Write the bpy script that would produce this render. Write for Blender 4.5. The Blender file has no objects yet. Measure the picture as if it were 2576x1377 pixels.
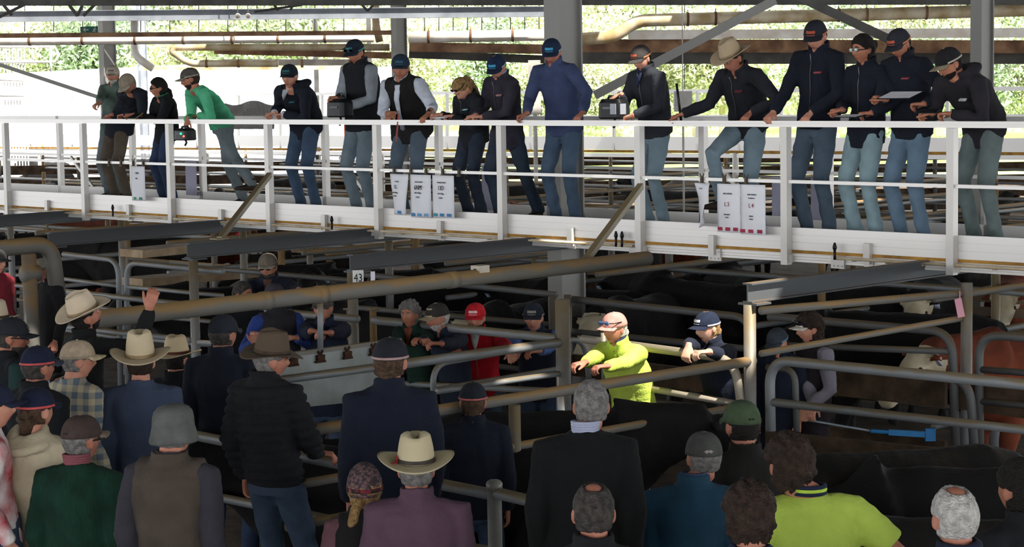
import bpy, math, random
import numpy as np
from mathutils import Vector, Matrix

# ---------------------------------------------------------------- camera
FPX, CX, CY = 5200.0, 1288.0, 688.5
HC = 3.8
PITCH = math.atan(487.0 / FPX); ROLL = -0.0165
SC = bpy.context.scene
COL = SC.collection
V = Vector
Fv = V((0, math.cos(PITCH), -math.sin(PITCH)))
_R0 = V((1, 0, 0)); _U0 = V((0, math.sin(PITCH), math.cos(PITCH)))
Rv = _R0 * math.cos(ROLL) + _U0 * math.sin(ROLL)
Uv = _U0 * math.cos(ROLL) - _R0 * math.sin(ROLL)
CAM = V((0, 0, HC))
cd = bpy.data.cameras.new('camera'); co = bpy.data.objects.new('camera', cd); COL.objects.link(co)
cd.sensor_width = 36; cd.lens = 36 * FPX / 2576; cd.clip_end = 900
m = Matrix.Identity(4)
for i in range(3):
    m[i][0] = Rv[i]; m[i][1] = Uv[i]; m[i][2] = -Fv[i]; m[i][3] = CAM[i]
co.matrix_world = m
SC.camera = co

# ---------------------------------------------------------------- light
SC.view_settings.view_transform = 'Standard'; SC.view_settings.look = 'None'
SC.view_settings.gamma = 1; SC.view_settings.use_curve_mapping = False
SC.view_settings.exposure = 1.32
SC.cycles.max_bounces = 7; SC.cycles.diffuse_bounces = 4; SC.cycles.glossy_bounces = 2
SC.cycles.transmission_bounces = 2; SC.cycles.transparent_max_bounces = 4
SC.cycles.caustics_reflective = False; SC.cycles.caustics_refractive = False
SC.cycles.sample_clamp_indirect = 6
w = bpy.data.worlds.new('World'); SC.world = w; w.use_nodes = True
bg = w.node_tree.nodes['Background']
bg.inputs[0].default_value = (0.94, 0.97, 1.0, 1); bg.inputs[1].default_value = 2.1
sd = bpy.data.lights.new('sun', 'SUN'); sd.energy = 5.0; sd.angle = 0.01; sd.color = (1, 0.95, 0.86)
so = bpy.data.objects.new('sun', sd); COL.objects.link(so)
SUNDIR = V((-0.45, 0.55, -1.0)).normalized()        # travel direction of sunlight
so.rotation_euler = SUNDIR.to_track_quat('-Z', 'Y').to_euler()
so.location = (0, 0, 30)

# ---------------------------------------------------------------- projection helpers
def ray(px, py): return Fv + Rv * ((px - CX) / FPX) - Uv * ((py - CY) / FPX)
def at(px, py, s): return CAM + ray(px, py) * (FPX / s)          # s = pixels per metre there
def onZ(px, py, z):
    r = ray(px, py); return CAM + r * ((z - HC) / r.z)
def proj(P):
    q = P - CAM; d = q.dot(Fv); return CX + q.dot(Rv) / d * FPX, CY - q.dot(Uv) / d * FPX, FPX / d
ZT = HC - 1.345; ZR = HC - 0.395
_A0 = onZ(0, 478, ZT); _A1 = onZ(2576, 600, ZT)
DA = (_A1 - _A0).normalized(); DB = V((-DA.y, DA.x, 0)); UP = V((0, 0, 1))
ORG = V((_A0.x, _A0.y, 0))
def W(u, v, z): return ORG + DA * u + DB * v + UP * z
def uv(P): q = P - ORG; return q.dot(DA), q.dot(DB), P.z
def onv(px, py, v):
    r = ray(px, py); t = (v - (CAM - ORG).dot(DB)) / r.dot(DB); return CAM + r * t
def onu(px, py, u):
    r = ray(px, py); t = (u - (CAM - ORG).dot(DA)) / r.dot(DA); return CAM + r * t

# ---------------------------------------------------------------- materials
_mc = {}
def lin(c):
    if isinstance(c, str):
        c = tuple(int(c[i:i+2], 16) / 255 for i in (0, 2, 4))
        c = tuple(((x + .055) / 1.055) ** 2.4 if x > .04045 else x / 12.92 for x in c)
    return c
def mat(key, col, col2=None, scale=8, rough=.8, metal=0, bump=.15, bscale=None, kind='noise', det=4, lo=.35, hi=.65):
    if key in _mc: return _mc[key]
    col = lin(col); col2 = lin(col2) if col2 else tuple(c * .72 for c in col)
    m = bpy.data.materials.new(key); m.use_nodes = True; nt = m.node_tree; N = nt.nodes; L = nt.links
    b = N['Principled BSDF']; b.inputs['Roughness'].default_value = rough; b.inputs['Metallic'].default_value = metal
    b.inputs['Specular IOR Level'].default_value = .3
    tc = N.new('ShaderNodeTexCoord'); co_ = tc.outputs['Object']
    cr = N.new('ShaderNodeValToRGB'); cr.color_ramp.elements[0].position = lo; cr.color_ramp.elements[1].position = hi
    cr.color_ramp.elements[0].color = (*col, 1); cr.color_ramp.elements[1].color = (*col2, 1)
    if kind == 'noise':
        t = N.new('ShaderNodeTexNoise'); t.inputs['Scale'].default_value = scale; t.inputs['Detail'].default_value = det
        f = t.outputs['Fac']
    elif kind == 'wave':
        t = N.new('ShaderNodeTexWave'); t.inputs['Scale'].default_value = scale; t.inputs['Distortion'].default_value = 2; f = t.outputs['Fac']
    elif kind == 'voronoi':
        t = N.new('ShaderNodeTexVoronoi'); t.inputs['Scale'].default_value = scale; f = t.outputs['Distance']
    L.new(co_, t.inputs['Vector']); L.new(f, cr.inputs[0]); L.new(cr.outputs[0], b.inputs['Base Color'])
    if bump:
        n2 = N.new('ShaderNodeTexNoise'); n2.inputs['Scale'].default_value = bscale or scale * 3; n2.inputs['Detail'].default_value = 3
        L.new(co_, n2.inputs['Vector'])
        bp = N.new('ShaderNodeBump'); bp.inputs['Strength'].default_value = bump; bp.inputs['Distance'].default_value = .02
        L.new(n2.outputs['Fac'], bp.inputs['Height']); L.new(bp.outputs[0], b.inputs['Normal'])
    _mc[key] = m; return m
def dusty(key, col, dust, rough=.55, metal=.3, amount=.4, scale=3):
    """painted or galvanised metal with dirt lying on its upper faces"""
    if key in _mc: return _mc[key]
    m = bpy.data.materials.new(key); m.use_nodes = True; nt = m.node_tree; N = nt.nodes; L = nt.links
    b = N['Principled BSDF']; b.inputs['Roughness'].default_value = rough; b.inputs['Metallic'].default_value = metal
    g = N.new('ShaderNodeNewGeometry'); s = N.new('ShaderNodeSeparateXYZ'); L.new(g.outputs['Normal'], s.inputs[0])
    tc = N.new('ShaderNodeTexCoord'); n = N.new('ShaderNodeTexNoise'); n.inputs['Scale'].default_value = scale; n.inputs['Detail'].default_value = 6
    L.new(tc.outputs['Object'], n.inputs['Vector'])
    a = N.new('ShaderNodeMath'); a.operation = 'MULTIPLY_ADD'; a.inputs[1].default_value = .55; L.new(s.outputs['Z'], a.inputs[0]); L.new(n.outputs['Fac'], a.inputs[2])
    r = N.new('ShaderNodeValToRGB'); r.color_ramp.elements[0].position = 1 - amount; r.color_ramp.elements[1].position = min(1, 1 - amount + .3)
    c = lin(col); r.color_ramp.elements[0].color = (*c, 1); r.color_ramp.elements[1].color = (*lin(dust), 1)
    L.new(a.outputs[0], r.inputs[0]); L.new(r.outputs[0], b.inputs['Base Color'])
    _mc[key] = m; return m
def glow(key, col, st):
    if key in _mc: return _mc[key]
    m = bpy.data.materials.new(key); m.use_nodes = True; b = m.node_tree.nodes['Principled BSDF']
    b.inputs['Base Color'].default_value = (*lin(col), 1); b.inputs['Emission Color'].default_value = (*lin(col), 1); b.inputs['Emission Strength'].default_value = st
    _mc[key] = m; return m
def cloth(c, k='noise', c2=None, scale=6, bump=.3, rough=.95):
    return mat('cloth_%s_%s_%s_%s' % (c, k, c2, scale), c, c2, scale, rough, 0, bump, 60 if k == 'noise' else 30, k)

# ---------------------------------------------------------------- mesh helpers
class M:
    def __init__(s): s.v = []; s.f = []; s.n = 0; s.m = []
    def add(s, v, f, mi=0):
        s.v.append(np.asarray(v, float).reshape(-1, 3)); s.f += [tuple(i + s.n for i in q) for q in f]; s.m += [mi] * len(f); s.n += len(s.v[-1])
    def verts(s): return np.concatenate(s.v)
def A(p): return np.array(p, float)
def loft(M_, rings, n=14, power=1.0, mi=0):
    vs = []; k = len(rings)
    th = np.arange(n) * 2 * math.pi / n; c = np.cos(th); s = np.sin(th)
    if power != 1: c = np.sign(c) * abs(c) ** power; s = np.sign(s) * abs(s) ** power
    for (ce, ax, ay) in rings: vs.append(A(ce) + np.outer(c, A(ax)) + np.outer(s, A(ay)))
    vs = np.concatenate(vs + [A(rings[0][0])[None], A(rings[-1][0])[None]]); f = []
    for r in range(k - 1):
        for i in range(n):
            j = (i + 1) % n; f.append((r*n+i, r*n+j, (r+1)*n+j, (r+1)*n+i))
    b, t = k * n, k * n + 1
    for i in range(n):
        j = (i + 1) % n; f.append((j, i, b)); f.append(((k-1)*n+i, (k-1)*n+j, t))
    M_.add(vs, f, mi)
def tube(M_, pts, rad, n=12, mi=0, round_=False, flat=1.0, ref=None):
    pts = [V(p) for p in pts]
    if not hasattr(rad, '__len__'): rad = [rad] * len(pts)
    if round_:
        d0 = (pts[0] - pts[1]).normalized(); d1 = (pts[-1] - pts[-2]).normalized()
        pts = [pts[0] + d0 * rad[0] * .85, pts[0] + d0 * rad[0] * .5] + pts + [pts[-1] + d1 * rad[-1] * .5, pts[-1] + d1 * rad[-1] * .85]
        rad = [rad[0] * .45, rad[0] * .85] + list(rad) + [rad[-1] * .85, rad[-1] * .45]
    k = len(pts); rings = []
    t0 = (pts[1] - pts[0]).normalized(); x = V(ref) if ref else (V((0, 0, 1)) if abs(t0.z) < .9 else V((0, 1, 0)))
    for i in range(k):
        t = (pts[min(i+1, k-1)] - pts[max(i-1, 0)]).normalized()
        x = (x - t * x.dot(t)).normalized(); y = t.cross(x)
        rings.append((pts[i], x * rad[i], y * rad[i] * flat))
    loft(M_, rings, n, mi=mi)
def ell(M_, c, r, X=V((1, 0, 0)), Y=V((0, 1, 0)), n=16, mi=0):
    X = V(X).normalized(); Y = V(Y).normalized(); Z = X.cross(Y)
    rings = []; k = max(6, n // 2)
    for i in range(k + 1):
        a = -math.pi / 2 + math.pi * (i + .001) / (k + .002); rings.append((V(c) + Z * r[2] * math.sin(a), X * r[0] * math.cos(a), Y * r[1] * math.cos(a)))
    loft(M_, rings, n, mi=mi)
def obox(M_, c, hx, hy, hz, mi=0):
    c = V(c); hx = V(hx); hy = V(hy); hz = V(hz)
    v = [c + hx*sx + hy*sy + hz*sz for sz in (-1, 1) for (sx, sy) in ((-1, -1), (1, -1), (1, 1), (-1, 1))]
    f = [(0, 3, 2, 1), (4, 5, 6, 7), (0, 1, 5, 4), (1, 2, 6, 5), (2, 3, 7, 6), (3, 0, 4, 7)]
    M_.add([tuple(p) for p in v], f, mi)
def beam(M_, p0, p1, w, h, side=None, mi=0):
    p0 = V(p0); p1 = V(p1); t = (p1 - p0).normalized(); s = V(side) if side else t.cross(UP)
    if s.length < .01: s = V((1, 0, 0))
    s = (s - t * s.dot(t)).normalized(); u = s.cross(t)
    obox(M_, (p0 + p1) / 2, (p1 - p0) / 2, s * w / 2, u * h / 2, mi)
def ibeam(M_, p0, p1, w, h, side=None, t_=.012, web='h'):
    p0 = V(p0); p1 = V(p1); t = (p1 - p0).normalized(); s = V(side) if side else t.cross(UP)
    s = (s - t * s.dot(t)).normalized(); u = s.cross(t)
    for q in (-1, 1): obox(M_, (p0 + p1) / 2 + u * q * (h / 2 - t_ / 2), (p1 - p0) / 2, s * w / 2, u * t_ / 2)
    obox(M_, (p0 + p1) / 2, (p1 - p0) / 2, s * t_ / 2, u * (h / 2 - t_ * 1.01))
def mesh_of(name, M_, mats, smooth=True, off=None):
    me = bpy.data.meshes.new(name); v = M_.verts()
    if off is not None: v = v - A(off)
    me.from_pydata(v.tolist(), [], M_.f); mats = mats if isinstance(mats, (list, tuple)) else [mats]
    for q in mats: me.materials.append(q)
    if len(mats) > 1: me.polygons.foreach_set('material_index', M_.m)
    me.polygons.foreach_set('use_smooth', [smooth] * len(me.polygons)); me.update(); return me
def tag(o, label=None, cat=None, group=None, kind=None):
    if label: o['label'] = label
    if cat: o['category'] = cat
    if group: o['group'] = group
    if kind: o['kind'] = kind
    return o
def obj(name, M_, mats, parent=None, smooth=False, label=None):
    off = parent_loc(parent) if parent else None
    if off is None:
        v = M_.verts(); off = V(((v[:, 0].min() + v[:, 0].max()) / 2, (v[:, 1].min() + v[:, 1].max()) / 2, v[:, 2].min()))
        o = bpy.data.objects.new(name, mesh_of(name, M_, mats, smooth, off)); o.location = off
    else:
        o = bpy.data.objects.new(name, mesh_of(name, M_, mats, smooth, off)); o.parent = parent
    COL.objects.link(o)
    if label: o['label'] = label
    return o
def parent_loc(p):
    q = V((0, 0, 0))
    while p: q = q + p.location; p = p.parent
    return q
def empty(name, loc, label, cat, group=None):
    o = bpy.data.objects.new(name, None); COL.objects.link(o); o.location = loc; o.empty_display_size = .1
    return tag(o, label, cat, group)
def text(s, loc, X, Yv, size, m, parent, name='lettering', ext=.0015, sx=1):
    cu = bpy.data.curves.new(name, 'FONT'); cu.body = s; cu.size = size; cu.extrude = ext; cu.align_x = 'CENTER'; cu.align_y = 'CENTER'; cu.resolution_u = 3
    q = bpy.data.objects.new('t', cu); _tmp.collection.objects.link(q); dg = tmp_dg()
    me = bpy.data.meshes.new_from_object(q.evaluated_get(dg), depsgraph=dg); bpy.data.objects.remove(q); me.materials.clear(); me.materials.append(m)
    o = bpy.data.objects.new(name, me); COL.objects.link(o); o.parent = parent
    X = V(X).normalized(); Yv = V(Yv); Yv = (Yv - X * Yv.dot(X)).normalized(); Z = X.cross(Yv)
    mm = Matrix.Identity(4)
    for i in range(3): mm[i][0] = X[i] * sx; mm[i][1] = Yv[i]; mm[i][2] = Z[i]; mm[i][3] = (V(loc) - parent_loc(parent))[i]
    o.matrix_local = mm; return o
_tmp = bpy.data.scenes.new('tmp')
def tmp_dg():
    with bpy.context.temp_override(scene=_tmp, view_layer=_tmp.view_layers[0]): dg = bpy.context.evaluated_depsgraph_get()
    dg.update(); return dg
def remeshed(M_, voxel, smooth=2, fac=.5):
    me = bpy.data.meshes.new('t'); me.from_pydata(M_.verts().tolist(), [], M_.f); me.update()
    o = bpy.data.objects.new('t', me); _tmp.collection.objects.link(o)
    r = o.modifiers.new('r', 'REMESH'); r.mode = 'VOXEL'; r.voxel_size = voxel; r.use_smooth_shade = True
    if smooth: s = o.modifiers.new('s', 'SMOOTH'); s.iterations = smooth; s.factor = fac
    dg = tmp_dg()
    out = bpy.data.meshes.new_from_object(o.evaluated_get(dg), depsgraph=dg)
    bpy.data.objects.remove(o); bpy.data.meshes.remove(me); return out
def get_v(me):
    a = np.empty(len(me.vertices) * 3); me.vertices.foreach_get('co', a); return a.reshape(-1, 3)
def set_v(me, v): me.vertices.foreach_set('co', v.ravel()); me.update()
def get_n(me):
    a = np.empty(len(me.vertices) * 3); me.vertices.foreach_get('normal', a); return a.reshape(-1, 3)
def put(name, me, mats, parent, label=None):
    mats = mats if isinstance(mats, (list, tuple)) else [mats]
    me.materials.clear()
    for q in mats: me.materials.append(q)
    me.polygons.foreach_set('use_smooth', [True] * len(me.polygons))
    set_v(me, get_v(me) - A(parent_loc(parent)))
    me.name = name; o = bpy.data.objects.new(name, me); COL.objects.link(o); o.parent = parent
    if label: o['label'] = label
    return o
# ---------------------------------------------------------------- setting
m_dirt = mat('dirt', '503e2c', '2a2018', 3.5, .95, 0, .6, 25)
m_grass = mat('grass', '7f9a4a', 'a3b46a', .3, .95, 0, .3, 6)
m_alu = dusty('aluminium', 'dedad6', 'b9ad98', .38, .25, .16, 4)
m_alu2 = dusty('aluminium_post', 'c4c0bb', 'a59a86', .42, .35, .16, 4)
m_galv = dusty('galvanised', '84878a', '7c6d54', .6, .3, .42, 3)
m_galvd = dusty('galvanised_dark', '5b5b5b', '62533c', .65, .3, .35, 3)
m_rust = dusty('rusty_pipe', '706d66', '8c7048', .75, .15, .5, 3)
m_ibeam = dusty('beam_steel', '55585b', '75624a', .65, .3, .22, 3)
m_col = dusty('column_steel', '85837f', '8a8272', .6, .2, .3, 2)
m_wood = mat('timber', '584635', '35291e', 5, .9, 0, .4, 40)
m_plank = mat('pale_board', 'b09a80', '8a7358', 4, .9, 0, .3, 30)
m_yel = mat('bearer_timber', 'b98a3d', '8a6530', 6, .8, 0, .2, 30)
m_cream = mat('conduit', 'd8c8ad', 'b8a586', 6, .6, 0, .1)
m_white = mat('white_pipe', 'efe9e2', 'd6cabb', 3, .4, 0, .05)
m_creamp = mat('cream_pipe', 'd9cbb0', 'a98f63', 2.5, .5, 0, .1)
m_rustb = mat('rust_beam', '8a6a50', '5c4232', 3, .9, 0, .4, 20)
m_roofd = mat('roof_underside', '55524d', '3b3835', 2, .85, 0, .2)
m_truss = mat('truss_steel', '5f5d5a', '4a4845', 3, .7, .2, .1)
m_bluebeam = mat('pale_beam', '8e9298', '777b82', 2, .6, .1, .05)
m_paper = mat('paper', 'e9e9ee', 'dddde4', 3, .8, 0, .05)
m_black = mat('black_plastic', '0c0d0e', '15171a', 8, .45, 0, .05)
m_ink = mat('ink', '1a1a1e', '222226', 8, .8, 0, 0)

g = M(); a0, a1 = -70, 70
obox(g, (0, 45, -.1), (60, 0, 0), (0, 60, 0), (0, 0, .1))
tag(obj('floor', g, m_dirt), kind='structure')
# grassy ground rising away behind the yards
g = M(); n = 24; vs = []; fs = []
for j in range(n + 1):
    for i in range(n + 1):
        x = -110 + 220 * i / n; y = 70 + 190 * j / n; t = j / n
        vs.append((x, y, -.05 + 11 * t * t + max(0, x) * .03 * t + math.sin(x * .06 + 1) * .8 * t))
for j in range(n):
    for i in range(n): k = j * (n + 1) + i; fs.append((k, k + 1, k + n + 2, k + n + 1))
g.add(vs, fs); tag(obj('ground', g, m_grass, smooth=True), kind='structure')
# roof over the yards: sheeting with unseen openings added to land sunlight on chosen spots
g = M(); HOLES = [(-32, 8, 44.3, 45.2), (3.1, 5.0, 11.7, 12.9), (3.15, 3.6, 15.9, 17.2), (3.6, 5.0, 40.2, 40.9), (-6.6, -5.7, 48.6, 49.2), (-6.5, 2.0, 16.2, 16.45), (5.0, 12, 30, 30.7)]
ys = sorted({-16, 58} | {h[2] for h in HOLES} | {h[3] for h in HOLES})
for y0, y1 in zip(ys, ys[1:]):
    cut = sorted((h[0], h[1]) for h in HOLES if h[2] < (y0 + y1) / 2 < h[3]); x = -45
    for c0, c1 in cut + [(45, 45)]:
        if c0 > x: obox(g, ((x + c0) / 2, (y0 + y1) / 2, 8.6), ((c0 - x) / 2, 0, 0), (0, (y1 - y0) / 2, 0), (0, 0, .06))
        x = max(x, c1)
tag(obj('roof', g, m_roofd), kind='structure')

# ---------------------------------------------------------------- near catwalk
U0, U1 = uv(onv(-520, 478, 0))[0], uv(onv(3500, 600, 0))[0]
DW = 1.35
cw = empty('catwalk', W((U0 + U1) / 2, DW / 2, ZT - .33), 'white aluminium catwalk crossing above the cattle pens with people leaning on its rail', 'walkway')
def ubox(M_, u0, u1, v0, v1, z0, z1, mi=0): obox(M_, W((u0+u1)/2, (v0+v1)/2, (z0+z1)/2), DA*(u1-u0)/2, DB*(v1-v0)/2, UP*(z1-z0)/2, mi)
g = M(); ubox(g, U0, U1, .03, DW, ZT - .165, ZT - .125)
for i in range(90):
    u = U0 + (U1 - U0) * i / 89; ubox(g, u - .012, u + .012, .04, DW - .02, ZT - .125, ZT - .12)
obj('deck', g, mat('deck_sheet', 'a9a7a3', '8b8883', 5, .5, .4, .3), cw)
g = M()                                   # toe board: three ribbed planks
for k in range(3):
    z1 = ZT - k * .066; ubox(g, U0, U1, 0, .03, z1 - .059, z1)
ubox(g, U0, U1, .008, .028, ZT - .2, ZT)
obj('toe_board', g, m_alu, cw)
g = M(); ubox(g, U0, U1, .005, .06, ZT - .228, ZT - .2); obj('timber_bearer', g, m_yel, cw)
g = M()
for k in range(3): ubox(g, U0, U1, .0 + .004 * (k % 2), .05, ZT - .305 + k * .025, ZT - .305 + k * .025 + .021)
ubox(g, U0, U1, .02, .06, ZT - .305, ZT - .228)
obj('edge_beam', g, m_alu, cw)
def upx(px, py=520, v=0): return uv(onv(px, py, v))[0]
for (xa, xb) in ((-400, 1598), (2110, 3300)):
    g = M(); tube(g, [W(upx(xa), -.045, ZT - .247), W(upx(xb), -.045, ZT - .247)], .014, 8)
    for i in range(12):
        u = upx(xa) + (upx(xb) - upx(xa)) * (i + .5) / 12; ubox(g, u - .01, u + .01, -.05, .0, ZT - .27, ZT - .245)
    obj('conduit', g, m_cream, cw, True)
g = M(); ubox(g, U0, U1, -.065, -.01, ZR - .058, ZR - .032); ubox(g, U0, U1, -.055, -.02, ZR - .032, ZR - .024); ubox(g, U0, U1, -.065, -.008, ZR - .024, ZR - .004)
obj('top_rail', g, m_alu, cw)
g = M(); ubox(g, U0, U1, -.055, -.015, ZR - .555, ZR - .525); obj('mid_rail', g, m_alu, cw)
posts = [-320, -155, 25, 220, 437, 685, 958, 1270, 1617, 1985, 2403, 2870]
for x in posts:
    u = upx(x, 450); g = M(); ubox(g, u - .04, u + .03, -.075, -.003, ZT - .33, ZR - .06)
    ubox(g, u + .03, u + .05, -.04, -.003, ZT - .31, ZT - .24); ubox(g, u - .055, u + .045, -.012, -.002, ZT - .31, ZT - .25)
    obj('post', g, m_alu2, cw)
pu = [upx(x, 450) for x in posts]; mids = [(pu[i] + pu[i+1]) / 2 for i in range(11)] + [pu[-1] + .9]
for u in mids:
    g = M(); ubox(g, u - .035, u + .03, -.045, -.003, ZT - .285, ZT - .105); ubox(g, u - .05, u + .045, -.01, -.001, ZT - .31, ZT - .24)
    obj('bracket', g, m_alu2, cw)
# bolted splice plates on the edge beam
for x in (1600, 1800, 2110):
    u = upx(x, 640); g = M(); ubox(g, u - .07, u + .07, -.02, .0, ZT - .34, ZT - .23)
    for i in range(3):
        for k in (0, 1): ubox(g, u - .05 + .045 * i, u - .035 + .045 * i, -.03, -.02, ZT - .325 + .06 * k, ZT - .31 + .06 * k)
    obj('splice_plate', g, m_alu2, cw)
for x in (296, 846, 1560, 1575, 2110):     # sprinkler taps on the toe board
    u = upx(x, 590); p = W(u, -.06, ZT - .2); g = M()
    tube(g, [p + UP * -.06, p + UP * .03], .012, 8); tube(g, [p + UP * .03, p + UP * .05, p + UP * .09], [.016, .02, .008], 8)
    obj('sprinkler', g, m_black, cw, True)
g = M(); ubox(g, U0, U1, DW, DW + .06, ZR - .06, ZR); obj('rear_top_rail', g, m_alu, cw)
g = M(); ubox(g, U0, U1, DW + .01, DW + .05, ZR - .555, ZR - .525); obj('rear_mid_rail', g, m_alu, cw)
g = M(); ubox(g, U0, U1, DW, DW + .03, ZT - .2, ZT - .02); obj('rear_toe_board', g, m_alu, cw)
for x in (-20, 148, 330, 505, 815, 1100, 1765, 2080, 2485):
    u = uv(onv(x, 420, DW))[0]; g = M(); ubox(g, u - .04, u + .03, DW, DW + .07, ZT - .3, ZR); obj('rear_post', g, m_alu2, cw)
for x in (178, 855, 1800):
    p0 = onv(x, 395 if x < 1000 else 400, DW + .06); p1 = W(uv(p0)[0] + .55, DW + .06, ZT - .05)
    g = M(); beam(g, p0, p1, .03, .04); obj('rear_brace', g, m_alu2, cw)
for (x0, y0, x1, y1) in ((678, 440, 552, 602), (1612, 468, 1468, 662)):
    p0 = onv(x0, y0, -.06); g = M(); s1 = (HC - 2.23) and 0
    Zb = 2.235; p1 = onZ(x1, y1, Zb)
    beam(g, p0, p1, .055, .055); obox(g, p1 + UP * .005, DA * .06, DB * .08, UP * .006); obj('brace', g, dusty('brace', '9a917f', '8f7d5c', .6, .1, .5), cw)
ZB = 2.23
# outrigger I-beams and their posts along the pen line
VP = uv(onZ(1890, 715, ZB))[1]; UPO = []
for (x, y, far) in ((-250, 558, 1), (130, 585, 1), (480, 612, 1), (890, 640, 1), (1890, 712, 1)):
    P = onZ(x, y, ZB); u, v, _ = uv(P); g = M()
    ibeam(g, W(u, v - .05, ZB - .075), W(u, DW + .3, ZB - .075), .09, .15, DA)
    obox(g, W(u, v + .04, ZB - .16), DA * .09, DB * .09, UP * .008)
    o = obj('support_beam', g, m_ibeam); UPO.append(u)
    tag(o, {-250: 'steel I-beam carrying the catwalk, its end beyond the frame edge', 130: 'steel I-beam under the catwalk above the pipe elbow on the far left', 480: 'steel I-beam under the catwalk, foot of a short diagonal brace standing on it', 890: 'steel I-beam under the catwalk whose post carries the sign 43', 1890: 'steel I-beam under the catwalk above the boy in the grey cap'}[x], 'beam', 'steel beams carrying the catwalk')
def vpost(name, u, v, z0, z1, r, m_, label, cat='post', group=None, cap=None):
    g = M(); tube(g, [W(u, v, z0), W(u, v, z1)], r, 16)
    if cap: tube(g, [W(u, v, z1 - .05), W(u, v, z1 + .01), W(u, v, z1 + .02)], [r * 1.15, r * 1.15, r * .8], 16)
    return tag(obj(name, g, m_, smooth=True), label, cat, group)
G1 = 'posts under the catwalk beams'
UPO2 = dict(zip((-250, 130, 480, 890, 1890), UPO)); U1405 = uv(onv(1405, 800, VP))[0]
for x, lb in ((130, 'grey steel post under the leftmost beam above the gate corner'), (480, 'grey steel post left of the man in the grey cap and sunglasses'), (890, 'grey steel post with the number 43 hung on it'), (1890, 'tall grey steel post between the blond youth and the boy in a cap')):
    vpost('fence_post', UPO2[x], VP + .05, -.02, ZB - .165, .048, m_galv, lb, group=G1)
vpost('fence_post', U1405, VP + .05, -.02, 1.98, .062, m_galv, 'thick grey steel post holding the long brown pipe beside the man in a navy vest', group=G1)
# far side posts of the beams, standing behind the pens
for (x, v, lb) in ((615, .9, 'grey post behind the bearded man in sunglasses'), (980, .9, 'grey post rising behind the grey curly-haired person'), (32, 1.0, 'grey post under the catwalk above the red-clad person'), (310, .9, 'grey post between the two rounded gate corners'), (2432, -.75, 'grey post with a pink tag tied to it'), (710, 2.5, 'rusty stub post right of the bearded man, behind the pens'), (830, 4.5, 'thin rusty post among the far pens')):
    u = uv(onv(x, 720, v))[0]; vpost('fence_post', u, v, -.02, 2.15 if v < 1.2 else 1.75, .046, m_galv if v < 1.2 else m_rust, lb, group=G1)
V2 = -.75

def pbar(M_, x0, y0, x1, y1, v=None, u=None, dia=.05, n=10):
    f = (lambda x, y: onv(x, y, v)) if v is not None else (lambda x, y: onu(x, y, u))
    tube(M_, [f(x0, y0), f(x1, y1)], dia / 2, n)
def fence(name, label, cat, mats, bars, v=None, u=None, group=None, part='rail'):
    f = (lambda x, y: onv(x, y, v)) if v is not None else (lambda x, y: onu(x, y, u))
    ps = [f(b[0][0][0], b[0][0][1]) for b in bars]; c = sum(ps, V((0, 0, 0))) / len(ps)
    r = empty(name, V((c.x, c.y, 0)), label, cat, group)
    for pts, dia, *nm in bars:
        P = [f(*q) for q in pts]
        if len(P) > 2:                                  # round the corners
            Q = [P[0]]
            for i in range(1, len(P) - 1):
                for t in (0, .12, .25, .4, .5, .6, .75, .88, 1):
                    rad = min(.2, (P[i]-P[i-1]).length * .45, (P[i+1]-P[i]).length * .45)
                    a_ = P[i] + (P[i-1] - P[i]).normalized() * rad; b_ = P[i] + (P[i+1] - P[i]).normalized() * rad
                    Q.append(a_ * (1-t)**2 + P[i] * 2*t*(1-t) + b_ * t*t)
            Q.append(P[-1]); P = Q
        g = M(); tube(g, P, dia / 2, 12); obj(nm[0] if nm else part, g, mats, r, True)
    return r
FG = 'tubular rails and gates of the cattle pens'
# big brown pipe
r = fence('overhead_pipe', 'long brown dusty pipe running from the raised arm up to the catwalk', 'pipe', m_rust, [([(195, 809), (1630, 650)], .125, 'pipe')], u=U1405)
for x in (655, 795, 1125):
    g = M(); y = 803 - (x - 250) * 153 / 1380; p = onu(x, y, U1405); q = onu(x + 22, y - 2.4, U1405); tube(g, [p, q], .068, 14)
    obj('coupling', g, m_rust, r, True)
g = M(); tube(g, [onu(806, 745, U1405), onu(806, 880, U1405)], .022, 10); obj('drop_pipe', g, m_galv, r, True)
# pipe with an elbow, top left
uL = uv(onZ(60, 630, 2.2))[0]
fence('elbow_pipe', 'thick rusty pipe with a rounded elbow on two uprights at the left edge', 'pipe', m_rust, [([(-150, 642), (128, 612), (152, 790)], .165, 'pipe'), ([(72, 640), (88, 1000)], .15, 'upright'), ([(58, 690), (96, 688)], .17, 'collar')], u=uL)
# second rank of posts and rails: plane VP and V2 (along the catwalk), planes U (across)
fence('pen_gate', 'grey pen gate with a rounded corner beside the leftmost beam post', 'gate', m_galv, [([(160, 640), (298, 655), (304, 1010)], .06, 'frame'), ([(160, 702), (298, 720)], .045), ([(160, 760), (300, 782)], .045), ([(160, 830), (300, 850)], .045)], v=VP + .35, group=FG)
fence('pen_gate', 'grey pen gate with a rounded corner below the raised hand', 'gate', m_galv, [([(322, 1010), (318, 660), (560, 684)], .06, 'frame'), ([(322, 722), (560, 744)], .045), ([(322, 790), (560, 812)], .045), ([(322, 850), (560, 872)], .045)], v=VP + .35, group=FG)
fence('pen_fence', 'long pen rail passing behind the raised arm on the left', 'fence', m_galv, [([(-60, 707), (130, 728)], .05), ([(160, 733), (480, 768)], .06), ([(-60, 800), (480, 856)], .06)], v=VP, group=FG)
fence('pen_fence', 'pen rails in front of the men seated below the long brown pipe', 'fence', m_galv, [([(500, 767), (900, 803)], .07), ([(500, 862), (800, 882)], .055), ([(940, 806), (1400, 852)], .078), ([(500, 940), (1400, 985)], .055)], v=VP, group=FG)
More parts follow.
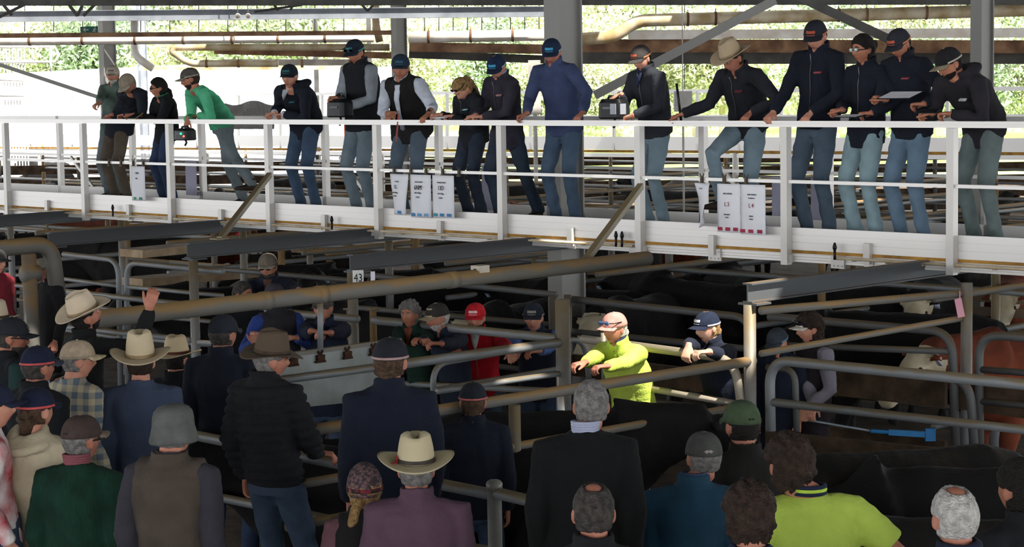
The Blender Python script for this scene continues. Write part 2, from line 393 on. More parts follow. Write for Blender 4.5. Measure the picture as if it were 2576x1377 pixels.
r = fence('pen_fence', 'upper pen rails in the lane behind the navy-vested man', 'fence', m_galvd, [([(480, 672), (890, 706)], .055), ([(900, 690), (1400, 742)], .06), ([(900, 775), (1400, 818)], .055), ([(900, 880), (1400, 940)], .055)], v=V2, group=FG)
fence('pen_fence', 'rail across the lane the red-capped man leans on', 'fence', m_galv, [([(1000, 918), (1410, 862)], .078), ([(1100, 985), (1410, 940)], .05), ([(700, 958), (1000, 918)], .06)], u=U1405, group=FG)
fence('swing_gate', 'thin swing gate with a rounded corner before the red jacket', 'gate', m_galv, [([(1092, 1035), (1088, 918), (1470, 850), (1482, 960)], .05, 'frame'), ([(1095, 980), (1480, 915)], .04)], u=U1405 - .45, group=FG)
fence('pen_gate', 'grey gate with a rounded corner behind the hi-vis jacket and pink cap', 'gate', m_galvd, [([(1425, 752), (1890, 800), (1896, 1100)], .068, 'frame'), ([(1430, 834), (1880, 878)], .06), ([(1430, 910), (1880, 960)], .055), ([(1430, 985), (1880, 1040)], .055)], v=V2, group=FG)
fence('pen_gate', 'worn pale gate the blond youth folds his arms over', 'gate', dusty('worn_rail', 'a49a8b', '8c8270', .6, .2, .4), [([(1465, 853), (1850, 905), (1878, 1130)], .07, 'frame'), ([(1600, 972), (1860, 1018)], .055)], v=VP, group=FG)
g = M(); tube(g, [onv(1518, 838, VP - .08), onv(1520, 968, VP - .08)], .022, 10); tag(obj('latch_bar', g, m_galv, smooth=True), 'short upright bar in front of the hi-vis jacket', 'bar')
U1912 = UPO2[1890]
fence('pen_fence', 'brown rails running from the tall post down behind the crowd', 'fence', m_rust, [([(722, 1093), (1895, 908)], .078), ([(722, 1225), (1895, 1018)], .06), ([(722, 1327), (1895, 1110)], .06)], u=U1912, group=FG)
g = M(); p = onu(1294, 1020, U1912); tube(g, [V((p.x, p.y, -.02)), p], .042, 14); tag(obj('fence_post', g, m_galv, smooth=True), 'grey post with a flat cap left of the man in the black jumper', 'post')
fence('pen_gate', 'wide grey gate with a rounded corner in front of the woman in a dark vest', 'gate', m_galv, [([(1940, 1170), (1936, 905), (2740, 984)], .078, 'frame'), ([(1940, 1012), (2740, 1100)], .065)], v=VP, group=FG)
fence('pen_gate', 'far gate with a rounded corner behind the woman in a dark vest', 'gate', m_galvd, [([(1935, 797), (2395, 836), (2405, 1150)], .07, 'frame'), ([(1935, 868), (2400, 885)], .055), ([(1935, 905), (2400, 950)], .05)], v=V2 - .1, group=FG)
fence('pen_gate', 'gate with a rounded corner at the right edge beyond the pink tag', 'gate', m_galvd, [([(2465, 1160), (2462, 842), (2740, 860)], .07, 'frame'), ([(2465, 930), (2740, 950)], .055), ([(2465, 1010), (2740, 1035)], .055)], v=V2 - .1, group=FG)
fence('swing_gate', 'small rounded frame with a steep bend near the boy in a grey cap', 'gate', m_galvd, [([(1930, 925), (2000, 930), (2006, 1150)], .05, 'frame')], v=VP + .25, group=FG)
fence('swing_gate', 'bent grey pipe frame left of the pink-tagged post', 'gate', m_galvd, [([(2330, 940), (2440, 960), (2452, 1160)], .07, 'frame')], v=V2 - .45, group=FG)
# rails across, at the right
uR = uv(onv(2425, 735, V2))[0]
fence('pen_fence', 'brown rails sloping up to the pink-tagged post', 'fence', m_rust, [([(1915, 782), (2425, 738)], .06), ([(1915, 890), (2425, 800)], .05)], u=uR, group=FG)
# timber boards at the pens' feet
def boards(label, v, rows, m_=m_wood, u=None, th=.045):
    f = (lambda x, y: onv(x, y, v)) if v is not None else (lambda x, y: onu(x, y, u))
    P = f(rows[0][0], rows[0][1]); r = empty('board_fence', V((P.x, P.y, 0)), label, 'fence', 'timber boards of the pens')
    for (x0, y0, x1, y1, hgt) in rows:
        g = M(); p0 = f(x0, y0); p1 = f(x1, y1); d = UP * hgt / 2; beam(g, p0 - d, p1 - d, th, hgt); obj('board', g, m_, r)
boards('dark timber boards behind the woman holding the paddle', V2 - .05, [(1990, 885 + 20, 2380, 945, .26), (1990, 1060, 2380, 1110, .24), (2400, 945, 2740, 990, .26)])
boards('dusty timber boards below the wide gate on the right', VP - .02, [(1930, 1085, 2740, 1165, .22), (1930, 1190, 2740, 1290, .2)])
boards('timber boards behind the hi-vis jacket', V2 - .05, [(1430, 890, 1890, 945, .2), (1430, 990, 1890, 1045, .22)])
# front rail with the capped post
VF = uv(at(815, 1150, 404))[1]
fence('front_rail', 'grey front rail the puffer-jacketed man rests his hand on', 'rail', m_galv, [([(450, 1088), (1243, 1246)], .07), ([(1243, 1240), (1600, 1322)], .07), ([(450, 1232), (1243, 1390)], .06)], v=VF, group=FG)
g = M(); p = onv(1243, 1212, VF); tube(g, [V((p.x, p.y, -.02)), p], .042, 18); tube(g, [p - UP * .05, p - UP * .01, p + UP * .008], [.048, .048, .03], 18)
tag(obj('fence_post', g, mat('new_post', '8f908c', '77776f', 4, .5, .3, .1), smooth=True), 'pale galvanised post with a domed cap beside the mauve fleece', 'post')
# hanging metal panel with rusty clips
uP = U1405 - .05
r = empty('metal_panel', onu(860, 1000, uP), 'dented pale metal sheet hung with rusty clips beside the puffer jacket', 'panel')
g = M(); P = [onu(690, 898, uP), onu(1005, 856, uP), onu(1005, 1000, uP), onu(690, 1032, uP)]; nrm = DA * .012
g.add([tuple(p + nrm) for p in P] + [tuple(p - nrm) for p in P], [(0, 1, 2, 3), (7, 6, 5, 4), (0, 4, 5, 1), (1, 5, 6, 2), (2, 6, 7, 3), (3, 7, 4, 0)])
obj('sheet', g, mat('sheet_metal', '8f9494', '777b78', 3, .5, .4, .2, 6), r)
g = M(); beam(g, P[0], P[1], .05, .03); obj('top_edge', g, m_rust, r)
for x in (732, 800, 868, 934):
    p = onu(x, 898 - (x - 690) * .133 + 16, uP) - DB * .0; g = M(); pp = p + DA * .03
    obox(g, pp, DB * .035, DA * .012, UP * .02); tube(g, [pp + UP * .02, pp + UP * .055 + DB * .02], .01, 8); tube(g, [pp + UP * .02, pp + UP * .05 - DB * .025], .01, 8); obox(g, pp - UP * .03, DB * .045, DA * .01, UP * .008)
    obj('clip', g, mat('rust_clip', '4a2f20', '2e1d14', 20, .9, .1, .2), r)
# gate stiles beside the 43 post
for x, lb in ((880, 'short capped stile left of the 43 post'), (938, 'short capped stile right of the 43 post')):
    g = M(); p = onv(x, 778, VP + .05); tube(g, [V((p.x, p.y, 0)), p], .032, 12); obox(g, p, DA * .045, DB * .045, UP * .008); tag(obj('gate_stile', g, m_rust, smooth=True), lb, 'post')
for x, lb in ((1390, 'grey stile left of the thick post'), (1428, 'grey stile right of the thick post')):
    g = M(); p = onv(x, 742, V2 - .1); tube(g, [V((p.x, p.y, 0)), p], .036, 12); tag(obj('gate_stile', g, m_galvd, smooth=True), lb, 'post')
# 43 sign
p = onv(901, 700, VP + .0); nf = (CAM - p); nf.z = 0; nf.normalize(); sx = UP.cross(nf).normalized()
r = empty('number_sign', p, 'small white sign with the number 43 on a grey post', 'sign')
g = M(); obox(g, p, sx * .05, nf * .004, UP * .072); obj('plate', g, mat('sign_white', 'e4e4e0', 'd8d8d4', 5, .5, 0, 0), r)
text('43', p + nf * .006, sx, UP, .105, m_ink, r, sx=.78)
g = M(); q = onv(938, 700, VP - .0); obox(g, q, sx * .02, nf * .003, UP * .06); tag(obj('paper_tag', g, m_paper), 'narrow white tag behind the 43 sign', 'tag')
# white box and pink tags
for (x, y, v, s_, c_, nm, lb) in ((1208, 682, VP + 1.6, (.06, .05, .05), 'c8bfae', 'switch_box', 'small beige box sitting on the long brown pipe'),):
    p = onu(1208, 682, U1405); g = M(); obox(g, p, DA * .05, DB * .055, UP * .045); obox(g, p - DB * .056 + UP * .01, DA * .012, DB * .003, UP * .012, 1); tag(obj(nm, g, [mat('beige_box', c_, None, 4, .6), m_black]), lb, 'box')
for (x, y, v, hw, hh, c, lb) in ((2414, 775, V2 - .12, .028, .075, 'd89aa8', 'pale pink tag tied to a post near the brown cow'), (1394, 655, DW + .3, .035, .05, 'c2306a', 'bright pink tag above the long brown pipe'), (599, 592, DW + 1.5, .025, .03, 'c0304a', 'tiny red tag beyond the catwalk foot')):
    p = onv(x, y, v); g = M(); obox(g, p, (sx * .97 + UP * .2).normalized() * hw, nf * .003, (UP * .97 - sx * .2).normalized() * hh); tube(g, [p + UP * hh, p + UP * (hh + .06)], .006, 6); tag(obj('stock_tag', g, mat('tag_' + c, c, None, 5, .7, 0, 0)), lb, 'tag')

# ---------------------------------------------------------------- pens behind, under and beyond the catwalk
rnd = random.Random(5)
k = 0
for (v, x0, x1) in ((3.2, -300, 3300), (6.0, -100, 2700), (9, -100, 2700), (12.5, -100, 2700), (16.5, -100, 2700), (21, -100, 2700), (26, -100, 2700)):
    ua, ub = uv(onv(x0, 560, v))[0], uv(onv(x1, 560, v))[0]; nb = 3
    for i in range(nb):
        a_, b_ = ua + (ub - ua) * i / nb, ua + (ub - ua) * (i + 1) / nb
        r = empty('pen_fence', W((a_ + b_) / 2, v, 0), ['left', 'middle', 'right'][i] + ' stretch of the ' + ['first', 'second', 'third', 'fourth', 'fifth', 'sixth', 'seventh'][k] + ' row of pen rails beyond the catwalk', 'fence', 'pen rails beyond the catwalk')
        for z in (.4, .8, 1.22, 1.62):
            g = M(); tube(g, [W(a_, v, z), W(b_, v, z)], .032, 8); obj('rail', g, m_rust if z in (.4, 1.22) else m_galv, r, True)
        g = M(); npst = 4
        for j in range(npst):
            g = M(); uu = a_ + (b_ - a_) * (j + .5) / npst; tube(g, [W(uu, v, 0), W(uu, v, 1.8)], .045, 10); obj('upright', g, m_rust if (i + j) % 2 else m_galv, r, True)
    k += 1
k = 0
for x in (-200, 90, 420, 760, 1120, 1500, 1900, 2350):
    u = uv(onv(x, 600, 1.6))[0]
    r = empty('pen_fence', W(u, 10, 0), 'cross rails of the pens beyond the catwalk, ' + ['beyond the left edge', 'behind the brown trousers', 'behind the green shirt', 'behind the navy hoodie', 'behind the ponytailed woman', 'behind the blue fleece', 'behind the wide felt hat', 'behind the hooded man on the right'][k], 'fence', 'cross rails beyond the catwalk'); k += 1
    for z in (.5, .9, 1.3, 1.7):
        g = M(); tube(g, [W(u, 1.6, z), W(u, 22, z)], .034, 8); obj('rail', g, m_galv if z != 1.7 else m_rust, r, True)
# pale timber ramp boards behind the raised hand
boards('pale timber boards of a loading ramp right of the raised hand', None, [(330, 700, 640, 676, .1), (330, 628, 500, 612, .1), (640, 605, 900, 590, .08)], m_plank, u=uv(onv(420, 690, 1.2))[0], th=.5)
boards('long pale board far under the catwalk', 6.0, [(300, 590, 1400, 640, .16)], m_plank)
boards('pale walkway board behind the cattle on the right', 5.0, [(1480, 660, 2740, 740, .16), (1480, 706, 2740, 790, .1)], mat('walk_board', '94806c', '6f5c49', 3, .9, 0, .3, 30))

# ---------------------------------------------------------------- far catwalk
SF = 108.0
def far(px, py): return at(px, py, SF * (px + 4000) / 5500.0)
r = empty('far_catwalk', far(1288, 400), 'distant second white catwalk behind the people', 'walkway')
def fbar(x0, x1, y0, y1, hgt, nm, m_, th=.06):
    g = M(); p0 = far(x0, y0); p1 = far(x1, y1); beam(g, p0, p1, th, hgt); obj(nm, g, m_, r)
fbar(-260, 3100, 349, 370.5, .3, 'toe_board', m_alu); fbar(-260, 3100, 370, 390, .06, 'bearer', m_yel); fbar(-260, 3100, 379, 400, .09, 'edge_beam', m_alu)
fbar(-260, 3100, 244.5, 219, .08, 'top_rail', m_alu); fbar(-260, 3100, 297.5, 289, .05, 'mid_rail', m_alu)
g = M(); p0 = far(-260, 344); p1 = far(3100, 365); q = DB * 1.2; g.add([tuple(p0), tuple(p1), tuple(p1 + q), tuple(p0 + q), tuple(p0 - UP*.05), tuple(p1 - UP*.05), tuple(p1 + q - UP*.05), tuple(p0 + q - UP*.05)], [(0,1,2,3),(7,6,5,4),(0,4,5,1),(2,6,7,3),(1,5,6,2),(3,7,4,0)]); obj('deck', g, m_alu, r)
for x in list(range(-240, 3100, 105)):
    g = M(); t = (x + 60) / 2760; p0 = far(x, 243 - 21 * t); p1 = far(x, 368 + 18 * t); beam(g, p0, p1, .06, .06, DA); obj('post', g, m_alu2, r)
for x in (100, 520, 960, 1400, 1850, 2300):
    g = M(); p0 = far(x, 385); tube(g, [p0, V((p0.x, p0.y, 0))], .07, 8); obj('leg', g, m_alu2, r)

# ---------------------------------------------------------------- columns, beams, pipes overhead
def column(label, xl, xr, s, ztop=8.7, ybot=None, m_=None):
    """H-section column: flange facing -DB, open side facing +DA; xl..xr its outer image edges"""
    wpx = (xr - xl) / s / .7071; fw = wpx * .36; dp = wpx * .64
    P = at(xl, 300, s); u, v, _ = uv(P); g = M(); t = .022
    for vv in (v, v + dp - t): obox(g, W(u + fw / 2, vv + t / 2, ztop / 2), DA * fw / 2, DB * t / 2, UP * (ztop / 2 + .02))
    obox(g, W(u + fw * .72, v + dp / 2, ztop / 2), DA * t / 2, DB * (dp / 2 - t), UP * (ztop / 2 + .02))
    return tag(obj('column', g, m_ or m_col), label, 'column', 'steel columns of the shed')
column('broad steel column rising behind the man in the blue fleece', 1372, 1469, 244)
column('steel column at the left behind the two capped men', 254, 296, 110)
column('slim steel column behind the dark-haired woman on the catwalk', 351, 374, 75, m_=m_bluebeam)
column('steel column with a pale face behind the man in a dark vest and white sleeves', 988, 1028, 102)
column('steel column at the right edge behind the hooded man', 2440, 2504, 168)
for x0, x1, s, lb in ((792, 803, 80, 'thin far post right of the navy hoodie'), (925, 938, 80, 'thin far post behind the man with the box')):
    p = at((x0 + x1) / 2, 250, s); g = M(); obox(g, V((p.x, p.y, 3)), (.07, 0, 0), (0, .07, 0), (0, 0, 3)); tag(obj('far_post', g, m_truss), lb, 'post')
def span(name, label, cat, x0, y0, x1, y1, s0, hgt, m_, th=None, s1=None, rnd_=False, group=None, parent=None):
    g = M(); p0 = at(x0, y0, s0); p1 = at(x1, y1, s1 or s0)
    if rnd_: tube(g, [p0, p1], hgt / 2, 16)
    else: beam(g, p0, p1, th or .1, hgt)
    o = obj(name, g, m_, parent, rnd_)
    return o if parent else tag(o, label, cat, group)
def _t(y): return y
span('roof_purlin', 'dark roof member along the very top of the view', 'beam', -400, 2, 3050, -2, 130, .2, m_truss, .12)
g = M(); ibeam(g, at(-400, 45.5, 112), at(1374, 29, 112), .14, .24, None, .014); tag(obj('roof_beam', g, m_bluebeam), 'long pale grey I-beam under the roof at the left', 'beam')
def truss(label, segs, s, w_, m_=m_truss):
    P = at(segs[0][0], segs[0][1], s); r = empty('roof_truss', P, label, 'truss', 'roof trusses')
    for (x0, y0, x1, y1) in segs: g = M(); beam(g, at(x0, y0, s), at(x1, y1, s), w_, w_); obj('web', g, m_, r)
truss('web of a dark roof truss at the top left corner', [(-20, 52, 95, -5), (-10, -10, 30, 38), (165, 0, 195, 40), (195, 40, 215, -5), (210, 40, 255, -5)], 118, .06)
truss('web of a roof truss above the man with sunglasses on his cap', [(640, 30, 760, 12), (680, 0, 700, 26), (730, 26, 745, 0), (900, 0, 925, 28), (925, 28, 950, 0)], 118, .05)
span('roof_brace', 'pale diagonal brace from the blue fleece up to the roof', 'brace', 1496, 240, 1950, 0, 200, .11, m_col, .06)
span('roof_brace', 'dark diagonal brace above the capped men on the right', 'brace', 2010, -8, 2235, 98, 200, .11, m_truss, .06)
span('roof_brace', 'thin diagonal brace at the left meeting the far catwalk', 'brace', -40, 150, 258, 248, 105, .09, m_col, .06)
# gutters and stormwater pipes
def pipe(label, pts, dia, m_, s, clips=0, joints=()):
    r = empty('drain_pipe', at(pts[0][0], pts[0][1], s), label, 'pipe', 'stormwater pipes under the roof')
    P = [at(x, y, s) for x, y in pts]
    Q = [P[0]]
    for i in range(1, len(P) - 1):
        rad = min(dia * 1.1, (P[i]-P[i-1]).length * .45, (P[i+1]-P[i]).length * .45)
        a_ = P[i] + (P[i-1]-P[i]).normalized() * rad; b_ = P[i] + (P[i+1]-P[i]).normalized() * rad
        for t in (0, .25, .5, .75, 1): Q.append(a_ * (1-t)**2 + P[i]*2*t*(1-t) + b_*t*t)
    Q.append(P[-1]); g = M(); tube(g, Q, dia / 2, 20); obj('pipe', g, m_, r, True)
    for x in joints:
        i = max(j for j in range(len(pts) - 1) if pts[j][0] <= x or j == 0); f = (x - pts[i][0]) / (pts[i+1][0] - pts[i][0]); y = pts[i][1] + f * (pts[i+1][1] - pts[i][1])
        g = M(); tube(g, [at(x - 3, y, s), at(x + 3, y, s)], dia / 2 + .012, 20); tube(g, [at(x, y - dia * s * .5, s), at(x, y - dia * s * .5 - 8, s)], .01, 6); obj('pipe_clip', g, m_rustb, r, True)
pipe('white stormwater pipe with dark clips along the left', [(-400, 107), (940, 95)], .2, m_white, 112, joints=(75, 208, 340, 462, 584, 700, 818))
pipe('bright white stormwater pipe with dark clips in the centre', [(1028, 94), (1372, 88)], .26, m_white, 112, joints=(1078, 1184, 1290))
span('rust_channel', 'rusty channel above the long white pipe', 'beam', -400, 93, 985, 82, 113.5, .1, m_rustb, .12)
pipe('brown drop pipe joining the white pipe near the vented column', [(945, -5), (945, 60), (955, 105)], .17, mat('brown_pipe', '9a8468', '84705a', 4, .6), 110)
pipe('white downpipe curving behind the slim column', [(338, 50), (338, 140), (385, 172)], .2, m_white, 100)
pipe('cream pipe bending down near the green shirt', [(980, 119), (440, 119), (432, 130), (476, 160), (700, 160)], .17, m_creamp, 102, joints=(520, 600, 760, 880))
span('rust_channel', 'rough rusty beam below the cream pipe', 'beam', 540, 128, 990, 140, 100, .16, m_rustb, .2)
span('roof_edge', 'dark lower roof edge behind the navy cap', 'beam', 560, 157, 880, 157, 85, .18, m_roofd, .4)
span('roof_edge', 'pale fascia below the dark roof edge at the left', 'beam', 350, 172, 880, 170, 84, .12, m_creamp, .1)
span('rust_channel', 'rough rusty beam under the bright white pipe', 'beam', 1030, 118, 1372, 124, 108, .22, m_rustb, .2)
span('roof_edge', 'dark lower roof edge behind the centre of the catwalk', 'beam', 1030, 136, 1374, 150, 100, .2, m_roofd, .5)
pipe('large cream pipe with an elbow high on the right', [(1462, 98), (1545, 94), (1600, 52), (3000, 14)], .26, m_creamp, 122, joints=(1730, 1800, 2110, 2180, 2330))
span('gutter', 'white gutter beneath the large cream pipe on the right', 'gutter', 1580, 88, 3000, 80, 118, .2, m_white, .2)
span('rust_channel', 'blotchy rusty beam along the right', 'beam', 1462, 115, 3000, 119, 116, .28, m_rustb, .2)
span('roof_edge', 'dark lower roof edge behind the right half of the catwalk', 'beam', 1462, 146, 3000, 146, 112, .26, m_roofd, .6)
# cage wires hanging from the roof
r = empty('wire_mesh', at(1288, 40, 100), 'fine dark wires hanging between roof beam and pipes', 'wires')
for i, x in enumerate(list(range(62, 985, 73)) + list(range(1068, 1372, 36)) + [1650, 1722]):
    g = M(); tube(g, [at(x, 0, 100), at(x, 80 if x < 1400 else (150 if x == 1650 else 225), 100)], .012, 5); obj('wire', g, m_truss, r)
# exit sign
p = at(226, 75, 98); r = empty('exit_sign', p, 'green and white exit sign with arrow and running figure under the roof', 'sign')
g = M(); obox(g, p, (.24, 0, 0), (0, .02, 0), (0, 0, .085)); tube(g, [p + V((-.18, 0, .08)), V((p.x - .18, p.y, 8.6))], .01, 5); tube(g, [p + V((.18, 0, .08)), V((p.x + .18, p.y, 8.6))], .01, 5); obj('plate', g, mat('exit_green', '2f6f60', '2a665a', 5, .5, 0, 0), r)
g = M(); y_ = p.y - .024
def ex(x, z): return (p.x + x, y_, p.z + z)
for q in (((-.16, 0), (-.03, 0)), ((-.16, 0), (-.11, .045)), ((-.16, 0), (-.11, -.045))): beam(g, ex(*q[0]), ex(*q[1]), .004, .022, (0, 1, 0))
for q in (((.13, .02), (.11, -.02)), ((.11, -.02), (.15, -.06)), ((.11, -.02), (.07, -.05)), ((.13, .02), (.17, 0)), ((.13, .02), (.09, .01))): beam(g, ex(*q[0]), ex(*q[1]), .004, .018, (0, 1, 0))
ell(g, ex(.14, .05), (.014, .004, .014)); obj('symbol', g, m_paper, r)
for (x, lb) in ((598, 'small white camera hanging from the pale beam, left of a pair'), (624, 'small white camera hanging from the pale beam, right of a pair')):
    p = at(x, 40, 113.5); r = empty('dome_camera', p, lb, 'camera', 'security cameras'); g = M(); ell(g, p, (.06, .08, .06)); obj('housing', g, m_white, r, True)
    g = M(); tube(g, [p + UP * .04, V((p.x, p.y, 8.56))], .012, 6); obj('bracket', g, m_truss, r)
# electrical box on a post, pale locker
p = at(1718, 255, 150); g = M(); obox(g, p, (.15, 0, 0), (0, .06, 0), (0, 0, .17)); tube(g, [p + UP * .17, p + UP * 1.6], .01, 6); tube(g, [p - UP * .17, V((p.x, p.y, 0))], .02, 6); tag(obj('power_box', g, mat('box_grey', 'b9b5b0', None, 4, .5)), 'pale grey power box hung on a cable beside the wide felt hat', 'box')
p = at(1345, 220, 110); g = M(); obox(g, p, (.14, 0, 0), (0, .1, 0), (0, 0, .62)); tube(g, [p - UP * .6, V((p.x, p.y, 0))], .05, 8)
for dz in (-.45, .3): ell(g, p + V((-.07, -.1, dz)), (.02, .02, .03), mi=1)
tag(obj('cabinet', g, [mat('cab', 'bdb9b0', None, 4, .6), m_black]), 'tall pale cabinet left of the broad column', 'cabinet')
# grey tarpaulin
g = M(); vs = []; fs = []
for j in range(9):
    for i in range(17):
        x = 565 + 125 * i / 16; y = 255 + (6 * math.sin(i * .5) + 4) * (1 - j / 8) + 70 * j / 8; q = at(x, y, 125) + V((0, .04 * math.sin(i * 1.3 + j), 0)); vs.append(tuple(q))
for j in range(8):
    for i in range(16): k = j * 17 + i; fs.append((k, k+1, k+18, k+17))
g.add(vs, fs); o = obj('tarpaulin', g, mat('tarp', '8f8c88', '7d7975', 3, .8)); o.modifiers.new('s', 'SOLIDIFY').thickness = .01; tag(o, 'grey tarpaulin sheet hanging behind the navy hoodie', 'tarp')
# dark boarded yard wall past the far catwalk
for k, (xa, xb) in enumerate(((-300, 700), (700, 1700), (1700, 3000))):
    P0 = at(xa, 415, 92); P1 = at(xb, 415, 92); r = empty('board_fence', V(((P0.x + P1.x) / 2, P0.y, 0)), 'dark boarded yard wall far behind the legs of the people, ' + ['left', 'middle', 'right'][k] + ' stretch', 'fence', 'far boarded yard walls')
    for j in range(5):
        g = M(); z = .2 + .34 * j; beam(g, V((P0.x, P0.y, z)), V((P1.x, P1.y, z)), .05, .25); obj('board', g, m_wood, r)
    for j in range(5):
        g = M(); q = P0.lerp(P1, (j + .5) / 5); tube(g, [V((q.x, q.y - .1, 0)), V((q.x, q.y - .1, 1.9))], .06, 8); obj('upright', g, m_galvd, r, True)
# ---------------------------------------------------------------- outside: building, stair, trees
m_wall = mat('white_wall', 'f2f2f0', 'e4e8ec', 1.5, .7, 0, .02)
def wallblk(label, x0, x1, yt0, yt1, s, m_):
    p0 = at(x0, yt0, s); p1 = at(x1, yt1, s); n_ = V((0, 1, 0)); g = M(); q = [V((p0.x, p0.y, -.1)), V((p1.x, p1.y, -.1)), p1, p0]
    g.add([tuple(a) for a in q] + [tuple(a + n_ * 6) for a in q], [(3, 2, 1, 0), (4, 5, 6, 7), (0, 1, 5, 4), (1, 2, 6, 5), (2, 3, 7, 6), (3, 0, 4, 7)])
    r = empty('farm_shed', V(((p0.x + p1.x) / 2, p0.y, 0)), label, 'building', 'sheds beyond the yards'); obj('wall', g, m_, r)
    return r, p0, p1
r, p0, p1 = wallblk('bright white shed beyond the yards at the left', -60, 560, 188, 158, 70, m_wall)
r, p0, p1 = wallblk('pale blue-white shed behind the green shirt and navy hoodie', 470, 985, 172, 168, 66, mat('wall_blue', 'dfe8ee', 'ccd9e2', 1.5, .7, 0, .02))
g = M()
for i in range(9): x = 480 + 60 * i; p = at(x, 175, 66.2); obox(g, V((p.x, p.y, 1.9)), (.03, 0, 0), (0, .02, 0), (0, 0, 1.95))
p = at(480, 198, 66.3); q = at(980, 198, 66.3); beam(g, p, q, .03, .05); obj('panel_joint', g, mat('joint', 'b8c6d2', None, 4, .6), r)
# white outdoor stair at the left
r = empty('outdoor_stair', at(80, 300, 84), 'bright white outdoor stair with a looped handrail at the far left', 'stair')
mW = mat('stair_white', 'f4f2ee', 'e8e4de', 3, .5, 0, 0)
for i in range(8):
    g = M(); x = 8 + i * 7.5; p = at(x, 118, 84); q = at(x + 2, 292, 84); beam(g, p, V((p.x, p.y, 0)), .035, .035, (1, 0, 0)); obj('baluster', g, mW, r)
for pts in ([(0, 118), (138, 118), (148, 137), (138, 156), (0, 156)], [(128, 118), (128, 180)], [(82, 125), (82, 150)], [(0, 240), (60, 240)], [(0, 200), (60, 202)]):
    g = M(); tube(g, [at(x, y, 84) for x, y in pts], .04, 8); obj('handrail', g, mW, r, True)
# eucalypts
m_bark = mat('bark', 'd8c9b8', 'a08a74', 1.2, .9, 0, .3)
LEAF = [mat('leaf_a', '98a380', 'bcc4a4', 3, .8, 0, 0), mat('leaf_b', '86987c', 'a8b898', 3, .8, 0, 0), mat('leaf_c', 'a8ad88', 'c8c8a8', 3, .8, 0, 0)]
def tree_meshes(seed):
    R = random.Random(seed); g = M(); tips = []
    def grow(p, d, L_, r_, dep):
        q = p + d * L_; mid = (p + q) / 2 + V((R.uniform(-1, 1), R.uniform(-1, 1), 0)) * L_ * .06
        tube(g, [p, mid, q], [r_, r_ * .85, r_ * .65], 7)
        if dep == 0: tips.append(q); return
        if dep <= 2: tips.append(q)
        for i in range(R.choice((2, 3))):
            nd = (d + V((R.uniform(-1, 1), R.uniform(-1, 1), R.uniform(-.25, .7))) * .75).normalized(); grow(q, nd, L_ * R.uniform(.62, .85), r_ * .62, dep - 1)
    grow(V((0, 0, 0)), V((R.uniform(-.15, .15), 0, 1)).normalized(), 1.5, .17, 4)
    rs = np.random.RandomState(seed); T = np.array([tuple(t) for t in tips])
    n = 9000; c = T[rs.randint(len(T), size=n)] + rs.normal(0, 1, (n, 3)) * np.array([.6, .6, .7]) - np.array([0, 0, .35])
    a = rs.normal(0, 1, (n, 3)); a /= np.linalg.norm(a, axis=1)[:, None]; b = np.cross(a, rs.normal(0, 1, (n, 3))); b /= np.linalg.norm(b, axis=1)[:, None]
    sz = rs.uniform(.06, .15, (n, 1)); vs = np.stack([c - a * sz, c + b * sz * .35, c + a * sz, c - b * sz * .35], 1).reshape(-1, 3)
    l = M(); l.add(vs, [(4*i, 4*i+1, 4*i+2, 4*i+3) for i in range(n)])
    return mesh_of('trunk', g, m_bark), l
TM = [tree_meshes(s) for s in (3, 8, 21, 34)]
LM = [[mesh_of('foliage', t[1], LEAF[k], False) for k in range(3)] for t in TM]
R = random.Random(11); k = 0; bands = []
for row, (Y, n, h0) in enumerate(((88, 15, 1.15), (105, 15, 1.5), (128, 15, 2.0))):
    for i in range(n):
        px = -150 + 2900 * (i + R.uniform(.1, .9)) / n; P = CAM + ray(px, 200) * (Y * R.uniform(.96, 1.06))
        if row == 0 and px < 1000: continue
        t = R.randrange(4); c = R.randrange(3); tt = max(0, (P.y - 70) / 190)
        P.z = -.05 + 11 * tt * tt - .1
        o = empty('gum_tree', P, 'pale-barked gum tree of the ' + ['front', 'middle', 'back'][row] + ' row beyond the yards', 'tree', 'gum trees beyond the yards, ' + ['front', 'middle', 'back'][row] + ' row')
        s = h0 * R.uniform(.85, 1.2); o.scale = (s, s, s); o.rotation_euler.z = R.uniform(0, 6.28)
        for nm, me in (('trunk', TM[t][0]), ('foliage', LM[t][c])):
            q = bpy.data.objects.new(nm, me); COL.objects.link(q); q.parent = o
